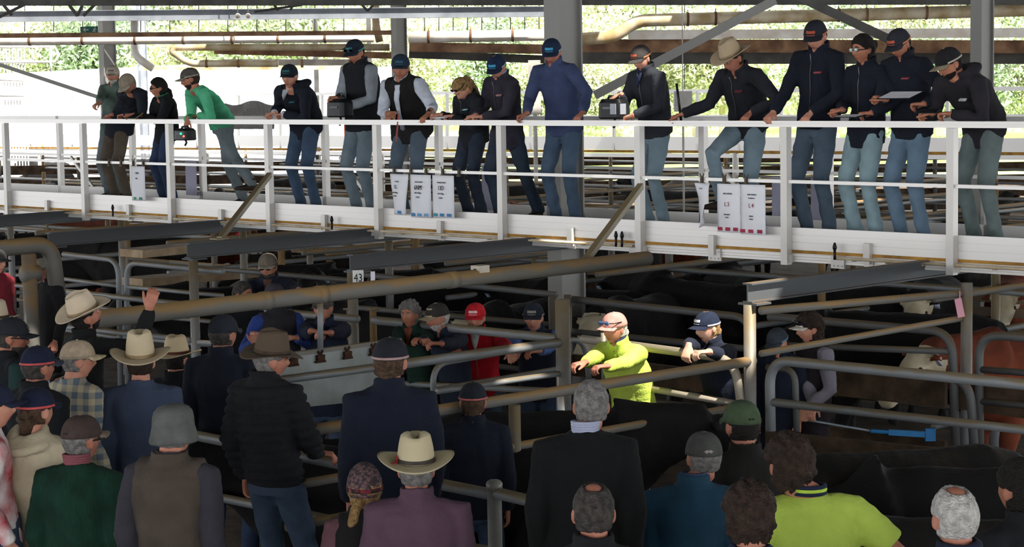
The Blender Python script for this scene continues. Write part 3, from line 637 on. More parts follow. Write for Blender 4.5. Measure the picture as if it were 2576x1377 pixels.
# ---------------------------------------------------------------- people
def g_(x, s): return np.exp(-(x / s) ** 2)
def head_local(nu=56, nv=40, grow=None):
    """head surface in head space: x right, y forward, z up, metres for a 1.75 m person"""
    u = np.arange(nu) * 2 * math.pi / nu; v = -math.pi / 2 + math.pi * (np.arange(nv) + .5) / nv
    U_, V_ = np.meshgrid(u, v); dx = np.cos(V_) * np.sin(U_); dy = np.cos(V_) * np.cos(U_); dz = np.sin(V_)
    rx, ry, rz = .076, .097, .118
    if grow is not None:
        gr = grow(dx, dy, dz); x = (rx + gr) * dx; y = (ry + gr) * dy; z = (rz + gr) * dz
    else: x = rx * dx; y = ry * dy; z = rz * dz
    t = np.clip(-dz, 0, 1); x = x * (1 - .3 * t ** 1.4); y = np.where(dy < 0, y * (1 - .35 * t), y * (1 - .05 * t)); y = y - .006
    f = dy > 0
    k = np.where(f, 1, 0)
    y = y + k * (.026 * g_(x, .013) * g_(z + .026, .02) + .009 * g_(x, .01) * g_(z - .002, .026) - .010 * g_(abs(x) - .032, .014) * g_(z - .006, .012)
                 + .005 * g_(abs(x) - .025, .025) * g_(z - .03, .01) + .007 * g_(x, .022) * g_(z + .066, .009) + .01 * g_(x, .022) * g_(z + .102, .014)
                 - .004 * g_(x, .03) * g_(z + .084, .007) + .004 * g_(abs(x) - .045, .018) * g_(z + .025, .02))
    return np.stack([x, y, z], -1), (dx, dy, dz)
def grid_faces(nu, nv):
    f = []
    for j in range(nv - 1):
        for i in range(nu): f.append((j*nu+i, j*nu+(i+1) % nu, (j+1)*nu+(i+1) % nu, (j+1)*nu+i))
    f.append(tuple(range(nu))[::-1]); f.append(tuple((nv-1)*nu + i for i in range(nu))); return f
def sm(a, b, x):
    t = np.clip((x - a) / (b - a), 0, 1); return t * t * (3 - 2 * t)
def fr(c, X, Y, Z, S):
    c = A(c); m = np.stack([A(X), A(Y), A(Z)])
    return lambda p: c + (np.asarray(p, float).reshape(-1, 3) * S) @ m
def hair_grow(style):
    def f(dx, dy, dz):
        front = .50 if style != 'bald' else .3
        line = np.where(dy > 0, sm(.0, 1, dy) * (front + .15) - .12, -.55 if style in ('short', 'grey', 'bald') else -.75)
        k = sm(-.12, .12, dz - line)
        # around ears
        k = k * (1 - .9 * g_(abs(dx) - 1, .22) * g_(dz + .08, .2) * (dy > -.35))
        t = {'short': .012, 'grey': .012, 'bald': .011, 'curly': .03, 'long': .02, 'cap': .007}[style]
        if style == 'bald': k = k * (1 - .98 * sm(.86, .95, dz - .13 * dy))
        return -.012 + k * (t + .012)
    return f
def beard_grow(dx, dy, dz):
    k = sm(-.36, -.5, dz) * sm(-.1, .15, dy); k = k * (1 - .9 * g_(dx, .25) * g_(dz + .48, .06) * (dy > .3)); return -.012 + k * .0165
def rough(v, a, f, seed=0):
    R_ = np.random.RandomState(seed); d = np.zeros(len(v))
    for k in range(5):
        w = R_.normal(0, f * (1 + k * .5), 3); w2 = R_.normal(0, f * .5, 3); d += np.sin(v @ w + 2 * np.sin(v @ w2 + k)) / (1 + k * .5)
    return d * a / 2
def hand(M_, W0, D, N, side, S, curl=(20, 30, 20), thumb=35, spread=1.0):
    """palm, four fingers of unequal length and a thumb; D along the fingers, N out of the back of the hand"""
    D = V(D).normalized(); N = V(N); N = (N - D * N.dot(D)).normalized(); X = D.cross(N) * side
    W0 = V(W0)
    loft(M_, [(W0 - D * .03 * S, X * .026 * S, N * .02 * S), (W0 + D * .01 * S, X * .029 * S, N * .018 * S), (W0 + D * .045 * S, X * .04 * S, N * .017 * S), (W0 + D * .085 * S, X * .043 * S, N * .014 * S), (W0 + D * .1 * S, X * .04 * S, N * .011 * S)], 14)
    for i, (off, L_) in enumerate(((-.031, .074), (-.0105, .084), (.0105, .077), (.031, .061))):
        p = W0 + D * (.088 - abs(off) * .15) * S + X * off * S; d = (D + X * off * 2.2 * spread).normalized(); pts = [p - d * .015 * S, p]; n_ = N
        for j, (fr_, c) in enumerate(zip((.45, .3, .25), curl)):
            a = math.radians(c * (1 + .08 * i)); dd = d * math.cos(a) - n_ * math.sin(a); n_ = n_ * math.cos(a) + d * math.sin(a); d = dd.normalized()
            p = p + d * L_ * fr_ * S; pts.append(p)
        tube(M_, pts, [.0105 * S, .0102 * S, .0095 * S, .0088 * S, .0078 * S], 9, round_=True)
    a = math.radians(thumb); b = W0 + D * .022 * S - X * .03 * S - N * .006 * S; d1 = (D * math.cos(a) - X * math.sin(a) - N * .35).normalized(); d2 = (d1 + D * .5).normalized()
    tube(M_, [b - d1 * .01 * S, b + d1 * .035 * S, b + d1 * .035 * S + d2 * .03 * S, b + d1 * .035 * S + d2 * .052 * S], [.0155 * S, .0125 * S, .011 * S, .009 * S], 9, round_=True)
def ik(a, b, l1, l2, hint):
    d = b - a; L_ = d.length; mx = (l1 + l2) * .995
    if L_ > mx: b = a + d.normalized() * mx; d = b - a; L_ = mx
    L_ = max(L_, abs(l1 - l2) + .02)
    c = (l1 * l1 + L_ * L_ - l2 * l2) / (2 * L_); h = math.sqrt(max(0, l1 * l1 - c * c)); t = d.normalized(); n = (V(hint) - t * V(hint).dot(t))
    n = n.normalized() if n.length > 1e-4 else V((0, 1, 0)); return a + t * c + n * h, b
def face_dir(yaw): y = math.radians(yaw); return V((-math.sin(y), -math.cos(y), 0))
SKIN = {'fair': mat('skin_fair', 'c8917a', 'b97c66', 14, .6, 0, .05), 'tan': mat('skin_tan', 'b57a60', '9f6650', 14, .6, 0, .05), 'red': mat('skin_ruddy', 'b47a66', 'a0654f', 14, .6, 0, .05), 'pale': mat('skin_pale', 'd3a48d', 'c48f78', 14, .6, 0, .05)}
m_lip = mat('lips', 'a25a50', None, 10, .5, 0, 0); m_eye = mat('eye', '2b1f1a', '1b1512', 10, .3, 0, 0); m_eyew = mat('eye_white', 'c9c0b8', None, 10, .4, 0, 0)
HAIRC = {'dark': ('1d1713', '120e0b'), 'brown': ('3b2a20', '241a14'), 'lbrown': ('5a4330', '3b2b20'), 'blond': ('b08d5c', '7d603b'), 'grey': ('8b8783', '605c59'), 'white': ('c9c5bf', '9d9994'), 'salt': ('4d4743', '2c2825')}
def hairmat(c): return mat('hair_' + c, HAIRC[c][0], HAIRC[c][1], 40, .75, 0, .8, 120)
m_boot = mat('boot', '3a2a22', '241a15', 10, .7, 0, .2); m_belt = mat('belt', '2a1e18', None, 10, .6, 0, 0)

def hat_frame(F, S):
    return F
def cap_parts(F, root, col, brim=None, strip=None, logo=None, back=None, flat=False, name='cap', panel=None):
    mc = cloth(col, 'noise', None, 20, .2); g = M(); R_ = []
    for t in np.linspace(0, 1, 9):
        a = t * math.pi / 2 * .985; R_.append((F((0, -.006, .022 + .108 * math.sin(a)))[0], F((.092 * math.cos(a) ** .75, -.006, 0))[0] - F((0, -.006, 0))[0], F((0, .112 * math.cos(a) ** .75, 0))[0] - F((0, 0, 0))[0]))
    loft(g, R_, 28); c = obj(name, g, mc, root, True)
    g = M(); vs = []; nu_, nr = 17, 6
    for k in (0, 1):
        for j in range(nr):
            for i in range(nu_):
                a = math.radians(-68 + 136 * i / (nu_ - 1)); r_ = j / (nr - 1); ext = .072 * math.cos(a * .95) ** .6 if not flat else .074
                x = .090 * math.sin(a) * (1 - .08 * r_); y = -.006 + .108 * math.cos(a) + ext * r_; z = .034 - .010 * r_ - 2.6 * (x * x) * (.4 + r_) - .004 * k
                vs.append(F((x, y, z))[0])
    f = []; q = nu_ * nr
    for j in range(nr - 1):
        for i in range(nu_ - 1):
            a_ = j*nu_+i; f.append((a_, a_+1, a_+nu_+1, a_+nu_)); f.append((q+a_+nu_, q+a_+nu_+1, q+a_+1, q+a_))
    ring = [i for i in range(nu_)] + [j*nu_+nu_-1 for j in range(1, nr)] + [(nr-1)*nu_+i for i in range(nu_-2, -1, -1)] + [j*nu_ for j in range(nr-2, 0, -1)]
    for i in range(len(ring)): a_, b_ = ring[i], ring[(i+1) % len(ring)]; f.append((b_, a_, q+a_, q+b_))
    g.add(vs, f); obj('brim', g, cloth(brim or col, 'noise', None, 20, .1), c, True)
    g = M(); ell(g, F((0, -.006, .131))[0], (.008, .008, .005)); obj('button', g, cloth(brim or col), c, True)
    def patch(a0, a1, z0, z1, cc, nm, off=.003):
        g = M(); n = 10; vs = []
        for i in range(n + 1):
            a = math.radians(a0 + (a1 - a0) * i / n)
            for z in (z0, z1):
                k_ = max(.02, 1 - ((z - .022) / .108) ** 2) ** .375; vs.append(F(((.092 * k_ + off) * math.sin(a), -.006 + (.112 * k_ + off) * math.cos(a), z))[0])
        g.add(vs, [(2*i, 2*i+2, 2*i+3, 2*i+1) for i in range(n)]); o = obj(nm, g, mat('patch_' + cc, cc, None, 20, .7, 0, 0), c); o.modifiers.new('s', 'SOLIDIFY').thickness = .0015
    if panel: patch(-42, 42, .026, .1, panel, 'front_panel', .002)
    if logo:
        patch(-26, 26, .062, .082, logo, 'logo'); patch(-22, 22, .046, .051, logo, 'logo_line')
    if strip: patch(60, 300, .026, .038, strip, 'trim_stripe')
    if back:
        g = M(); ell(g, F((0, -.104, .042))[0], (.032, .012, .022), F((1, 0, 0))[0] - F((0, 0, 0))[0], F((0, 1, 0))[0] - F((0, 0, 0))[0]); obj('back_opening', g, cloth(back), c, True)
    return c
def felt_hat(F, root, col, band='5b4a38', brimw=.085, up=.035, crown=.125, name='felt_hat', feather=False, droop=.01):
    mc = mat('felt_' + col, col, tuple(x * .86 for x in lin(col)), 3, .9, 0, .12, 60); g = M(); n = 40; vs = []; nr = 8
    for k in (0, 1):
        for j in range(nr):
            r_ = j / (nr - 1)
            for i in range(n):
                a = 2 * math.pi * i / n; s, c = math.sin(a), math.cos(a); x = (.086 + brimw * r_) * s; y = -.004 + (.104 + brimw * 1.02 * r_) * c
                z = .045 + up * (abs(s) ** 2.2) * r_ ** 1.6 - droop * (abs(c) ** 2) * r_ - .005 * k; vs.append(F((x, y, z))[0])
    f = []; q = n * nr
    for j in range(nr - 1):
        for i in range(n): a_, b_ = j*n+i, j*n+(i+1) % n; f.append((a_, b_, b_+n, a_+n)); f.append((q+a_+n, q+b_+n, q+b_, q+a_))
    for i in range(n): a_, b_ = i, (i+1) % n; f.append((a_, b_, q+b_, q+a_)[::-1]); a2, b2 = (nr-1)*n+a_, (nr-1)*n+b_; f.append((a2, b2, q+b2, q+a2))
    g.add(vs, f)
    # crown with centre crease and front pinches
    vs = []; lv = list(np.linspace(0, 1, 7)); top = [.97, .88, .7, .5, .3, .1]; rings_ = []
    def crown_pt(a, t, r_):
        s, c = math.sin(a), math.cos(a); tp = 1 - .2 * t * t; pinch = 1 - .42 * t * math.exp(-((abs(a if a < math.pi else 2*math.pi - a) - .75) / .45) ** 2)
        x = .088 * tp * pinch * s * r_; y = -.004 + .106 * tp * (1 - .05 * t) * c * r_; z = .042 + crown * t
        return x, y, z
    for t in lv:
        for i in range(n): vs.append(F(crown_pt(2*math.pi*i/n, t, 1))[0])
    for r_ in top:
        for i in range(n):
            x, y, z = crown_pt(2*math.pi*i/n, 1, r_); z += .022 * (1 - r_ ** 3) - .05 * math.exp(-(x / .022) ** 2) * (1 - r_ ** 3) * (1 if y < .05 else .6); vs.append(F((x, y, z))[0])
    K = len(lv) + len(top); f = []
    for j in range(K - 1):
        for i in range(n): a_, b_ = j*n+i, j*n+(i+1) % n; f.append((a_, b_, b_+n, a_+n))
    f.append(tuple(range((K-1)*n, K*n))); f.append(tuple(range(n))[::-1]); g.add(vs, f)
    h = obj(name, g, mc, root, True)
    g = M(); Ff = lambda p: F(p)[0]; o_ = Ff((0, 0, 0))
    loft(g, [(Ff((0, -.004, z)), Ff((.088 * (1 - .02 * k) + .003, 0, 0)) - o_, Ff((0, .106 * (1 - .02 * k) + .003, 0)) - o_) for k, z in ((0, .048), (1, .066))], 30)
    obj('hat_band', g, cloth(band, 'noise', None, 20, .1), h, True)
    if feather:
        g = M(); tube(g, [Ff((-.085, -.06, .06)), Ff((-.1, -.075, .05)), Ff((-.13, -.1, .045))], [.006, .008, .003], 6); ell(g, Ff((-.088, -.055, .07)), (.006, .006, .016)); obj('feather', g, cloth('8a2b2b'), h, True)
    return h
def soft_hat(F, root, col, kind='beanie', name='beanie'):
    g = M(); Ff = lambda p: F(p)[0]; o_ = Ff((0, 0, 0)); R_ = []
    if kind == 'bucket': prof = [(-.045, 1.16), (-.03, 1.2), (-.005, 1.13), (.03, 1.05), (.07, 1.02), (.1, .95), (.12, .78), (.132, .5), (.135, .15)]
    else: prof = [(-.025, 1.02), (-.01, 1.06), (.03, 1.06), (.07, .98), (.1, .84), (.125, .6), (.142, .32), (.148, .08)]
    for z, s in prof: R_.append((Ff((0, -.008, z)), Ff((.088 * s, 0, 0)) - o_, Ff((0, .108 * s, 0)) - o_))
    loft(g, R_, 30)
    m_ = mat('knit_' + col, col, '3a3436' if kind == 'beanie' else None, 55 if kind == 'beanie' else 12, .95, 0, .5, 90, 'voronoi' if kind == 'beanie' else 'noise')
    v = g.verts(); 
    if kind == 'bucket': g.v = [v + rough(v, .004, 40, 3)[:, None] * np.array([.6, .6, .2])]
    h = obj(name, g, m_, root, True)
    if kind == 'beanie':
        g = M(); loft(g, [(Ff((0, -.008, z)), Ff((.088 * 1.09, 0, 0)) - o_, Ff((0, .108 * 1.09, 0)) - o_) for z in (.0, .022)], 30); obj('red_band', g, cloth('6e2a30', 'voronoi', '2a2628', 40), h, True)
    return h
FLOORS = []
def plaid_mat():
    m = bpy.data.materials.new('plaid'); m.use_nodes = True; nt = m.node_tree; N = nt.nodes; L = nt.links; b = N['Principled BSDF']; b.inputs['Roughness'].default_value = .9
    tc = N.new('ShaderNodeTexCoord'); out = None
    mix = []
    for ax, sc in (('X', 4.2), ('Z', 4.2)):
        w_ = N.new('ShaderNodeTexWave'); w_.bands_direction = ax; w_.inputs['Scale'].default_value = sc; w_.inputs['Distortion'].default_value = .6; L.new(tc.outputs['Object'], w_.inputs['Vector'])
        r = N.new('ShaderNodeValToRGB'); r.color_ramp.elements[0].position = .45; r.color_ramp.elements[1].position = .55; r.color_ramp.elements[0].color = (*lin('5f6c78'), 1); r.color_ramp.elements[1].color = (*lin('b9ad90'), 1); L.new(w_.outputs['Fac'], r.inputs[0]); mix.append(r)
    mx = N.new('ShaderNodeMix'); mx.data_type = 'RGBA'; mx.inputs[0].default_value = .5; L.new(mix[0].outputs[0], mx.inputs[6]); L.new(mix[1].outputs[0], mx.inputs[7]); L.new(mx.outputs[2], b.inputs['Base Color']); return m
def knit_mat():
    m = mat('knit_green', '123a2c', '0c2c20', 9, .95, 0, 0)
    nt = m.node_tree; N = nt.nodes; L = nt.links; w_ = N.new('ShaderNodeTexWave'); w_.inputs['Scale'].default_value = 45; w_.bands_direction = 'X'; tc = N.new('ShaderNodeTexCoord'); L.new(tc.outputs['Object'], w_.inputs['Vector'])
    bp = N.new('ShaderNodeBump'); bp.inputs['Strength'].default_value = .6; bp.inputs['Distance'].default_value = .01; L.new(w_.outputs['Fac'], bp.inputs['Height']); L.new(bp.outputs[0], N['Principled BSDF'].inputs['Normal']); return m
def person(label, hp, s=None, v=None, yaw=180, S=1.0, hyaw=None, hpitch=0, hroll=0, lean=0, pel=None, hands=None, feet=None, zf=None, skin='fair', hair=('brown', 'short'),
           hat=None, top=None, legs='2c3a4e', beard=None, face=None, seed=0, nshift=0, knee=None, vp=None, detail=None, boots='boot', glasses=None, girl=False, elbow=None, logo=None, bulk=1.0, knees=None):
    f = face_dir(yaw); hf0 = face_dir(yaw if hyaw is None else hyaw); rt = f.cross(UP)
    HC_ = at(*hp, s) if s else onv(*hp, v)
    if detail is None: detail = .0075
    # head frame
    hr0 = hf0.cross(UP).normalized(); p_ = math.radians(hpitch); hf = hf0 * math.cos(p_) - UP * math.sin(p_); hu = hr0.cross(hf).normalized()
    if hroll: r_ = math.radians(hroll); hr0, hu = hr0 * math.cos(r_) + hu * math.sin(r_), hu * math.cos(r_) - hr0 * math.sin(r_)
    F = fr(HC_, hr0, hf, hu, S)
    # pelvis
    if zf is None: zf = HC_.z - 1.645 * S
    if vp is not None: Pc = onv(pel, hp[1] + 300, vp); Pc.z = zf + .95 * S
    else:
        Pc = HC_ - f * lean; 
        if pel is not None:
            q = proj(Pc); Pc = Pc + rt * ((pel - q[0]) / q[2]) / (rt.dot(Rv) if abs(rt.dot(Rv)) > .3 else .3)
        Pc.z = zf + .95 * S
    root = empty('person', V((Pc.x, Pc.y, zf)), label, 'person')
    nb = HC_ - hu * .068 * S - hf * .038 * S - UP * .045 * S + rt * nshift               # neck base
    sd = (nb - Pc).normalized(); Sc = nb - sd * .05 * S
    X = rt * (S * bulk * (.92 if girl else 1)); fw = (f - sd * f.dot(sd)).normalized()
    back = -fw
    def spine(t, b=.03): return Pc.lerp(nb, t) + back * (4 * t * (1 - t)) * b * S
    shw = (.155 if girl else .178) * S * (.5 + .5 * bulk)
    sh = {k: Sc - sd * .035 * S + rt * k * shw for k in (1, -1)}
    hipj = {k: Pc - UP * .02 * S + rt * k * .085 * S for k in (1, -1)}
    # hands
    el = {}; wr = {}; hd = {}; hn = {}; hc = {}; tg = hands or {}
    for k in (1, -1):
        sp = tg.get(k)
        if sp is None:
            wt = sh[k] + rt * k * .035 * S + f * .06 * S - UP * .52 * S; hint = rt * k * .2 - f * .7; cu = (25, 30, 20); D = V((0, 0, -1)) + f * .15; N = rt * k
        else:
            wt = sp['p'] if 'p' in sp else (onv(*sp['px'], sp['v']) if 'v' in sp else at(*sp['px'], sp['s']))
            hint = sp.get('hint', rt * k * .55 - UP * .8 - f * .25); cu = sp.get('curl', (35, 45, 30)); D = sp.get('D'); N = sp.get('N')
        e, w_ = ik(sh[k], V(wt), .295 * S, .262 * S, V(hint))
        if D is None: D = ((w_ - e).normalized() * .6 + f * .5 - UP * .1)
        if N is None: N = UP
        if sp is not None and 'far' in sp: D = sp['far']
        el[k], wr[k], hd[k], hn[k], hc[k] = e, w_, V(D).normalized(), V(N), cu
    # feet
    ft = {}; kn = {}
    for k in (1, -1):
        a = hipj[k].copy(); a.z = zf + .09 * S; a = a + rt * k * .03 * S + f * .0
        if feet and feet.get(k): q = feet[k]; a = onv(q[0], q[1], q[2]); a.z = max(zf + .09 * S, a.z) if len(q) > 3 else zf + .09 * S
        kn[k], ft[k] = ik(hipj[k], a, .45 * S, .43 * S, (knees or {}).get(k, f + rt * k * .2))
    # ---- body: one continuous skin surface
    g = M(); P, di = head_local(); g.add(F(P.reshape(-1, 3)), grid_faces(56, 40))
    Ff = lambda p: V(F(p)[0])
    for k in (1, -1):
        ell(g, Ff((k * .077, -.012, -.008)), (.011 * S, .019 * S, .032 * S), hr0 + hf * .35 * -k, hf + hr0 * .35 * k)
    tube(g, [nb - sd * .05 * S, nb, Ff((0, -.03, -.07)), Ff((0, -.022, -.02))], [.075 * S, .06 * S, .054 * S, .05 * S], 16)
    loft(g, [(spine(0) - sd * .02, X * .1, fw * .08 * S), (spine(.35), X * .1, fw * .075 * S), (spine(.75), X * .12, fw * .075 * S), (spine(.92), X * .11, fw * .06 * S), (spine(1), X * .05, fw * .05 * S)], 16)
    for k in (1, -1):
        tube(g, [sh[k] - rt * k * .07 * S, sh[k], el[k], (el[k] + wr[k]) / 2, wr[k]], [.05 * S, .046 * S, .036 * S, .036 * S, .026 * S], 12)
        hand(g, wr[k], hd[k], hn[k], k, S, hc[k], spread=1.0)
        tube(g, [hipj[k] + UP * .05, kn[k], ft[k], ft[k] - UP * .05 * S], [.062 * S, .045 * S, .035 * S, .035 * S], 10)
    me = remeshed(g, detail, 1, .4); vv = get_v(me); loc = (vv - A(HC_)) @ np.stack([A(hr0), A(hf), A(hu)]).T / S
    body = put('body', me, [SKIN[skin], m_lip], root)
    me.polygons.foreach_get  # lips coloured where they are
    pv = np.empty(len(me.polygons), int); me.polygons.foreach_get('loop_start', pv); lv = np.empty(len(me.loops), int); me.loops.foreach_get('vertex_index', lv)
    c0 = loc[lv[pv]]; mi = ((abs(c0[:, 0]) < .024) & (abs(c0[:, 2] + .066) < .008 - abs(c0[:, 0]) * .15) & (c0[:, 1] > .06)).astype(int); me.polygons.foreach_set('material_index', mi)
    if face is not False:
        for k in (1, -1):
            g = M(); ell(g, Ff((k * .032, .077, .006)), (.013 * S, .008 * S, .0075 * S), hr0, hf, 10); ell(g, Ff((k * .032, .0815, .006)), (.0055 * S, .005 * S, .0055 * S), hr0, hf, 8, mi=1); obj('eye', g, [m_eyew, m_eye], root, True)
            if hat is None or hat[0] != 'felt':
                g = M(); tube(g, [Ff((k * .016, .091, .026)), Ff((k * .032, .09, .031)), Ff((k * .05, .078, .026))], [.004 * S, .0045 * S, .003 * S], 6); obj('eyebrow', g, hairmat(hair[0] if hair else 'brown'), root, True)
    # hair
    if hair:
        P2, d2 = head_local(56, 40, hair_grow(hair[1])); p2 = P2.reshape(-1, 3); dd = np.stack(d2, -1).reshape(-1, 3); amp = {'curly': .010, 'long': .003}.get(hair[1], .0025)
        p2 = p2 + dd * (rough(dd, amp, 9 if hair[1] == 'curly' else 16, seed))[:, None]
        g = M(); g.add(F(p2), grid_faces(56, 40))
        for h_ in hair[2:]:
            if h_ == 'pony':
                tube(g, [Ff((0, -.09, .06)), Ff((0, -.125, .05)), Ff((.01, -.14, -.05)), Ff((.02, -.13, -.16)), Ff((.015, -.11, -.24))], [.02*S, .028*S, .03*S, .024*S, .006*S], 12)
            if h_ == 'sidepony':
                tube(g, [Ff((-.02, -.1, -.03)), Ff((-.05, -.12, -.08)), Ff((-.07, -.11, -.17)), Ff((-.08, -.09, -.26)), Ff((-.085, -.085, -.3))], [.02*S, .028*S, .027*S, .02*S, .005*S], 12)
            if h_ == 'bun': ell(g, Ff((0, -.115, .03)), (.04*S, .035*S, .045*S))
            if h_ == 'lpony': tube(g, [Ff((0, -.09, -.0)), Ff((.01, -.13, -.05)), Ff((.02, -.14, -.12)), Ff((.03, -.12, -.19))], [.02*S, .034*S, .032*S, .01*S], 12)
            if h_ == 'nape': tube(g, [Ff((-.05, -.07, -.03)), Ff((0, -.1, -.06)), Ff((.05, -.07, -.03))], .03 * S, 12); tube(g, [Ff((0, -.085, -.05)), Ff((0, -.09, -.12))], [.045 * S, .03 * S], 12)
            if h_ == 'drape':
                for k in (1, -1): tube(g, [Ff((k*.05, -.05, .05)), Ff((k*.075, -.04, -.04)), Ff((k*.07, -.05, -.14)), Ff((k*.05, -.06, -.22))], [.03*S, .036*S, .036*S, .01*S], 12)
                tube(g, [Ff((0, -.08, .02)), Ff((0, -.1, -.08)), Ff((0, -.1, -.2))], [.05*S, .06*S, .02*S], 12)
        obj('hair', g, hairmat(hair[0]), root, True)
    if beard:
        P2, d2 = head_local(56, 40, beard_grow); g = M(); g.add(F(P2.reshape(-1, 3)), grid_faces(56, 40)); obj('beard', g, hairmat(beard if isinstance(beard, str) else hair[0]), root, True)
    # hats
    if hat:
        if hat[0] == 'cap': cap_parts(F, root, hat[1], **(hat[2] if len(hat) > 2 else {}))
        elif hat[0] == 'felt': felt_hat(F, root, hat[1], **(hat[2] if len(hat) > 2 else {}))
        else: soft_hat(F, root, hat[1], hat[0], 'beanie' if hat[0] == 'beanie' else 'bucket_hat')
    if glasses:
        dz, dyy = (.006, .0) if glasses[0] == 'eyes' else ((.062, .012) if glasses[0] == 'cap' else (.075, -.012)); ry_ = 0
        g = M()
        for k in (1, -1): ell(g, Ff((k * .033, .098 + dyy, dz)), (.026 * S, .006 * S, .018 * S), hr0, hf, 12)
        gl = obj('sunglasses' if glasses[1] != 'clear' else 'glasses', g, mat('lens_' + glasses[1], {'blue': '3d6a9a', 'dark': '0b0d10', 'clear': 'b8c8c4'}[glasses[1]], None, 5, .12, .2, 0), root, True)
        g = M()
        for k in (1, -1): tube(g, [Ff((k * .056, .092 + dyy, dz)), Ff((k * .088, .07 + dyy, dz)), Ff((k * .09, -.01 + dyy, dz))], .004 * S, 6)
        tube(g, [Ff((-.01, .104 + dyy, dz)), Ff((.01, .104 + dyy, dz))], .003 * S, 6); obj('frame', g, m_black, gl, True)
    # ---- clothing
    top = dict(top or {}); col = top.get('c', '20242c'); kind = top.get('kind', 'jacket'); hem = top.get('hem', .06)
    mt = {'PLAID': plaid_mat, 'KNITG': knit_mat}[top['mat']]() if top.get('mat') else cloth(col, c2=top.get('c2'))
    slv = cloth(top['sleeve'], c2=top.get('sleeve2')) if top.get('sleeve') else mt
    fat = top.get('fat', 1.0); wst = .86 if girl else .96
    def torso(g, infl=0.0, arm=False):
        i = infl * S; low = Pc - UP * hem * S
        loft(g, [(low, X * (.172 * fat) + rt * i, fw * (.125 * S * fat + i)), (spine(.08), X * (.172 * fat) + rt * i, fw * (.126 * S * fat + i)), (spine(.38), X * (.165 * wst * fat) + rt * i, fw * (.118 * S * fat + i)),
                 (spine(.68), X * (.182 * fat) + rt * i, fw * (.128 * S + i)), (spine(.86), X * .178 + rt * i, fw * (.108 * S + i)), (spine(.945), X * .125 + rt * i, fw * (.082 * S + i)), (spine(1.0), X * .068 + rt * i, fw * (.062 * S + i))], 22, .92)
    def sleeves(g, end=1.0, rr=1.0):
        for k in (1, -1):
            e2 = el[k].lerp(wr[k], end) if end > 0 else sh[k].lerp(el[k], .75)
            if end > 0: tube(g, [sh[k] - rt * k * .08 * S + sd * .0, sh[k], sh[k].lerp(el[k], .5), el[k], el[k].lerp(e2, .5), e2 - (e2 - el[k]) * .06, e2], [.078*S*rr, .074*S*rr, .064*S*rr, .058*S*rr, .054*S*rr, .046*S*rr, .04*S*rr], 16, round_=False)
            else: tube(g, [sh[k] - rt * k * .08 * S, sh[k], e2], [.078*S*rr, .074*S*rr, .07*S*rr], 16)
    def finish(nm, g, m_, vox=.013, amp=.005, fq=16, puff=False, lab=None):
        me = remeshed(g, vox, 4, .5); v_ = get_v(me); n_ = get_n(me); d = rough(v_, amp, fq, seed)
        if puff:
            t = (v_ - A(Pc)) @ A(sd); d = d * .4 + .023 * (abs(np.sin(t * math.pi / .058)) ** .6 - .6)
        set_v(me, v_ + n_ * d[:, None]); return put(nm, me, m_, root, lab)
    def collar(g, h=.05, r_=.064, t_=.014, drop=0):
        for q in range(6):
            q = q * .4; c = nb + sd * (h * q / 2 - .01) * S - fw * .004 * S; R_ = []
            th = np.linspace(-2.75, 2.75, 22); pts = [c + rt * (math.sin(a) * r_ * S * (1 + .06 * q)) - fw * (math.cos(a) * (r_ + .004) * S * (1 + .06 * q)) - sd * (abs(a) / 2.75) ** 2 * .02 * S for a in th]
            tube(g, pts, t_ * S, 8)
    end = top.get('end', .97)
    if kind in ('jacket', 'puffer', 'hoodie', 'jumper', 'shirt'):
        g = M(); torso(g, .012 if kind == 'puffer' else 0); sleeves(g, end, 1.0 if kind != 'puffer' else 1.1)
        if kind in ('jacket', 'puffer', 'shirt'): collar(g, .05 if kind != 'shirt' else .03, t_=.014 if kind != 'shirt' else .01)
        if kind == 'jumper': collar(g, .012, .066, .012)
        if kind == 'hoodie':
            for q in range(5):
                c = nb + sd * (.035 - .014 * q) * S - fw * (.03 + .012 * q) * S
                pts = [c + rt * math.sin(a) * (.085 + .008 * q) * S - fw * math.cos(a) * (.075 + .006 * q) * S - sd * (1 - abs(a) / 2.4) * .05 * S for a in np.linspace(-2.4, 2.4, 18)]; tube(g, pts, .024 * S, 8)
        finish({'puffer': 'puffer_jacket', 'jumper': 'jumper', 'hoodie': 'hoodie', 'shirt': 'shirt'}.get(kind, 'jacket'), g, mt, amp=top.get('amp', .0055), puff=kind == 'puffer')
        if top.get('under'):
            g = M(); collar(g, .062, .056, .009); obj('collar', g, cloth(top['under']), root, True)
        if top.get('vneck'):       # shirt front showing at an open neck
            g = M(); q = nb + fw * .075 * S - sd * .02 * S
            loft(g, [(q - sd * .13 * S + fw * .05 * S, rt * .006 * S, fw * .012 * S), (q - sd * .05 * S + fw * .03 * S, rt * .03 * S, fw * .014 * S), (q + sd * .03 * S - fw * .01 * S, rt * .045 * S, fw * .016 * S)], 12); obj('shirt_front', g, cloth(top['vneck']), root, True)
    elif kind == 'vest':
        g = M(); torso(g, -.008); sleeves(g, end); collar(g, .05, .058, .01); finish('shirt', g, slv)
        g = M(); torso(g, .014)
        for k in (1, -1): tube(g, [sh[k] - rt * k * .09 * S, sh[k] - rt * k * .015 * S], [.085 * S, .082 * S], 16)
        collar(g, .045, .068, .013); finish('vest', g, mt, puff=top.get('puff', False))
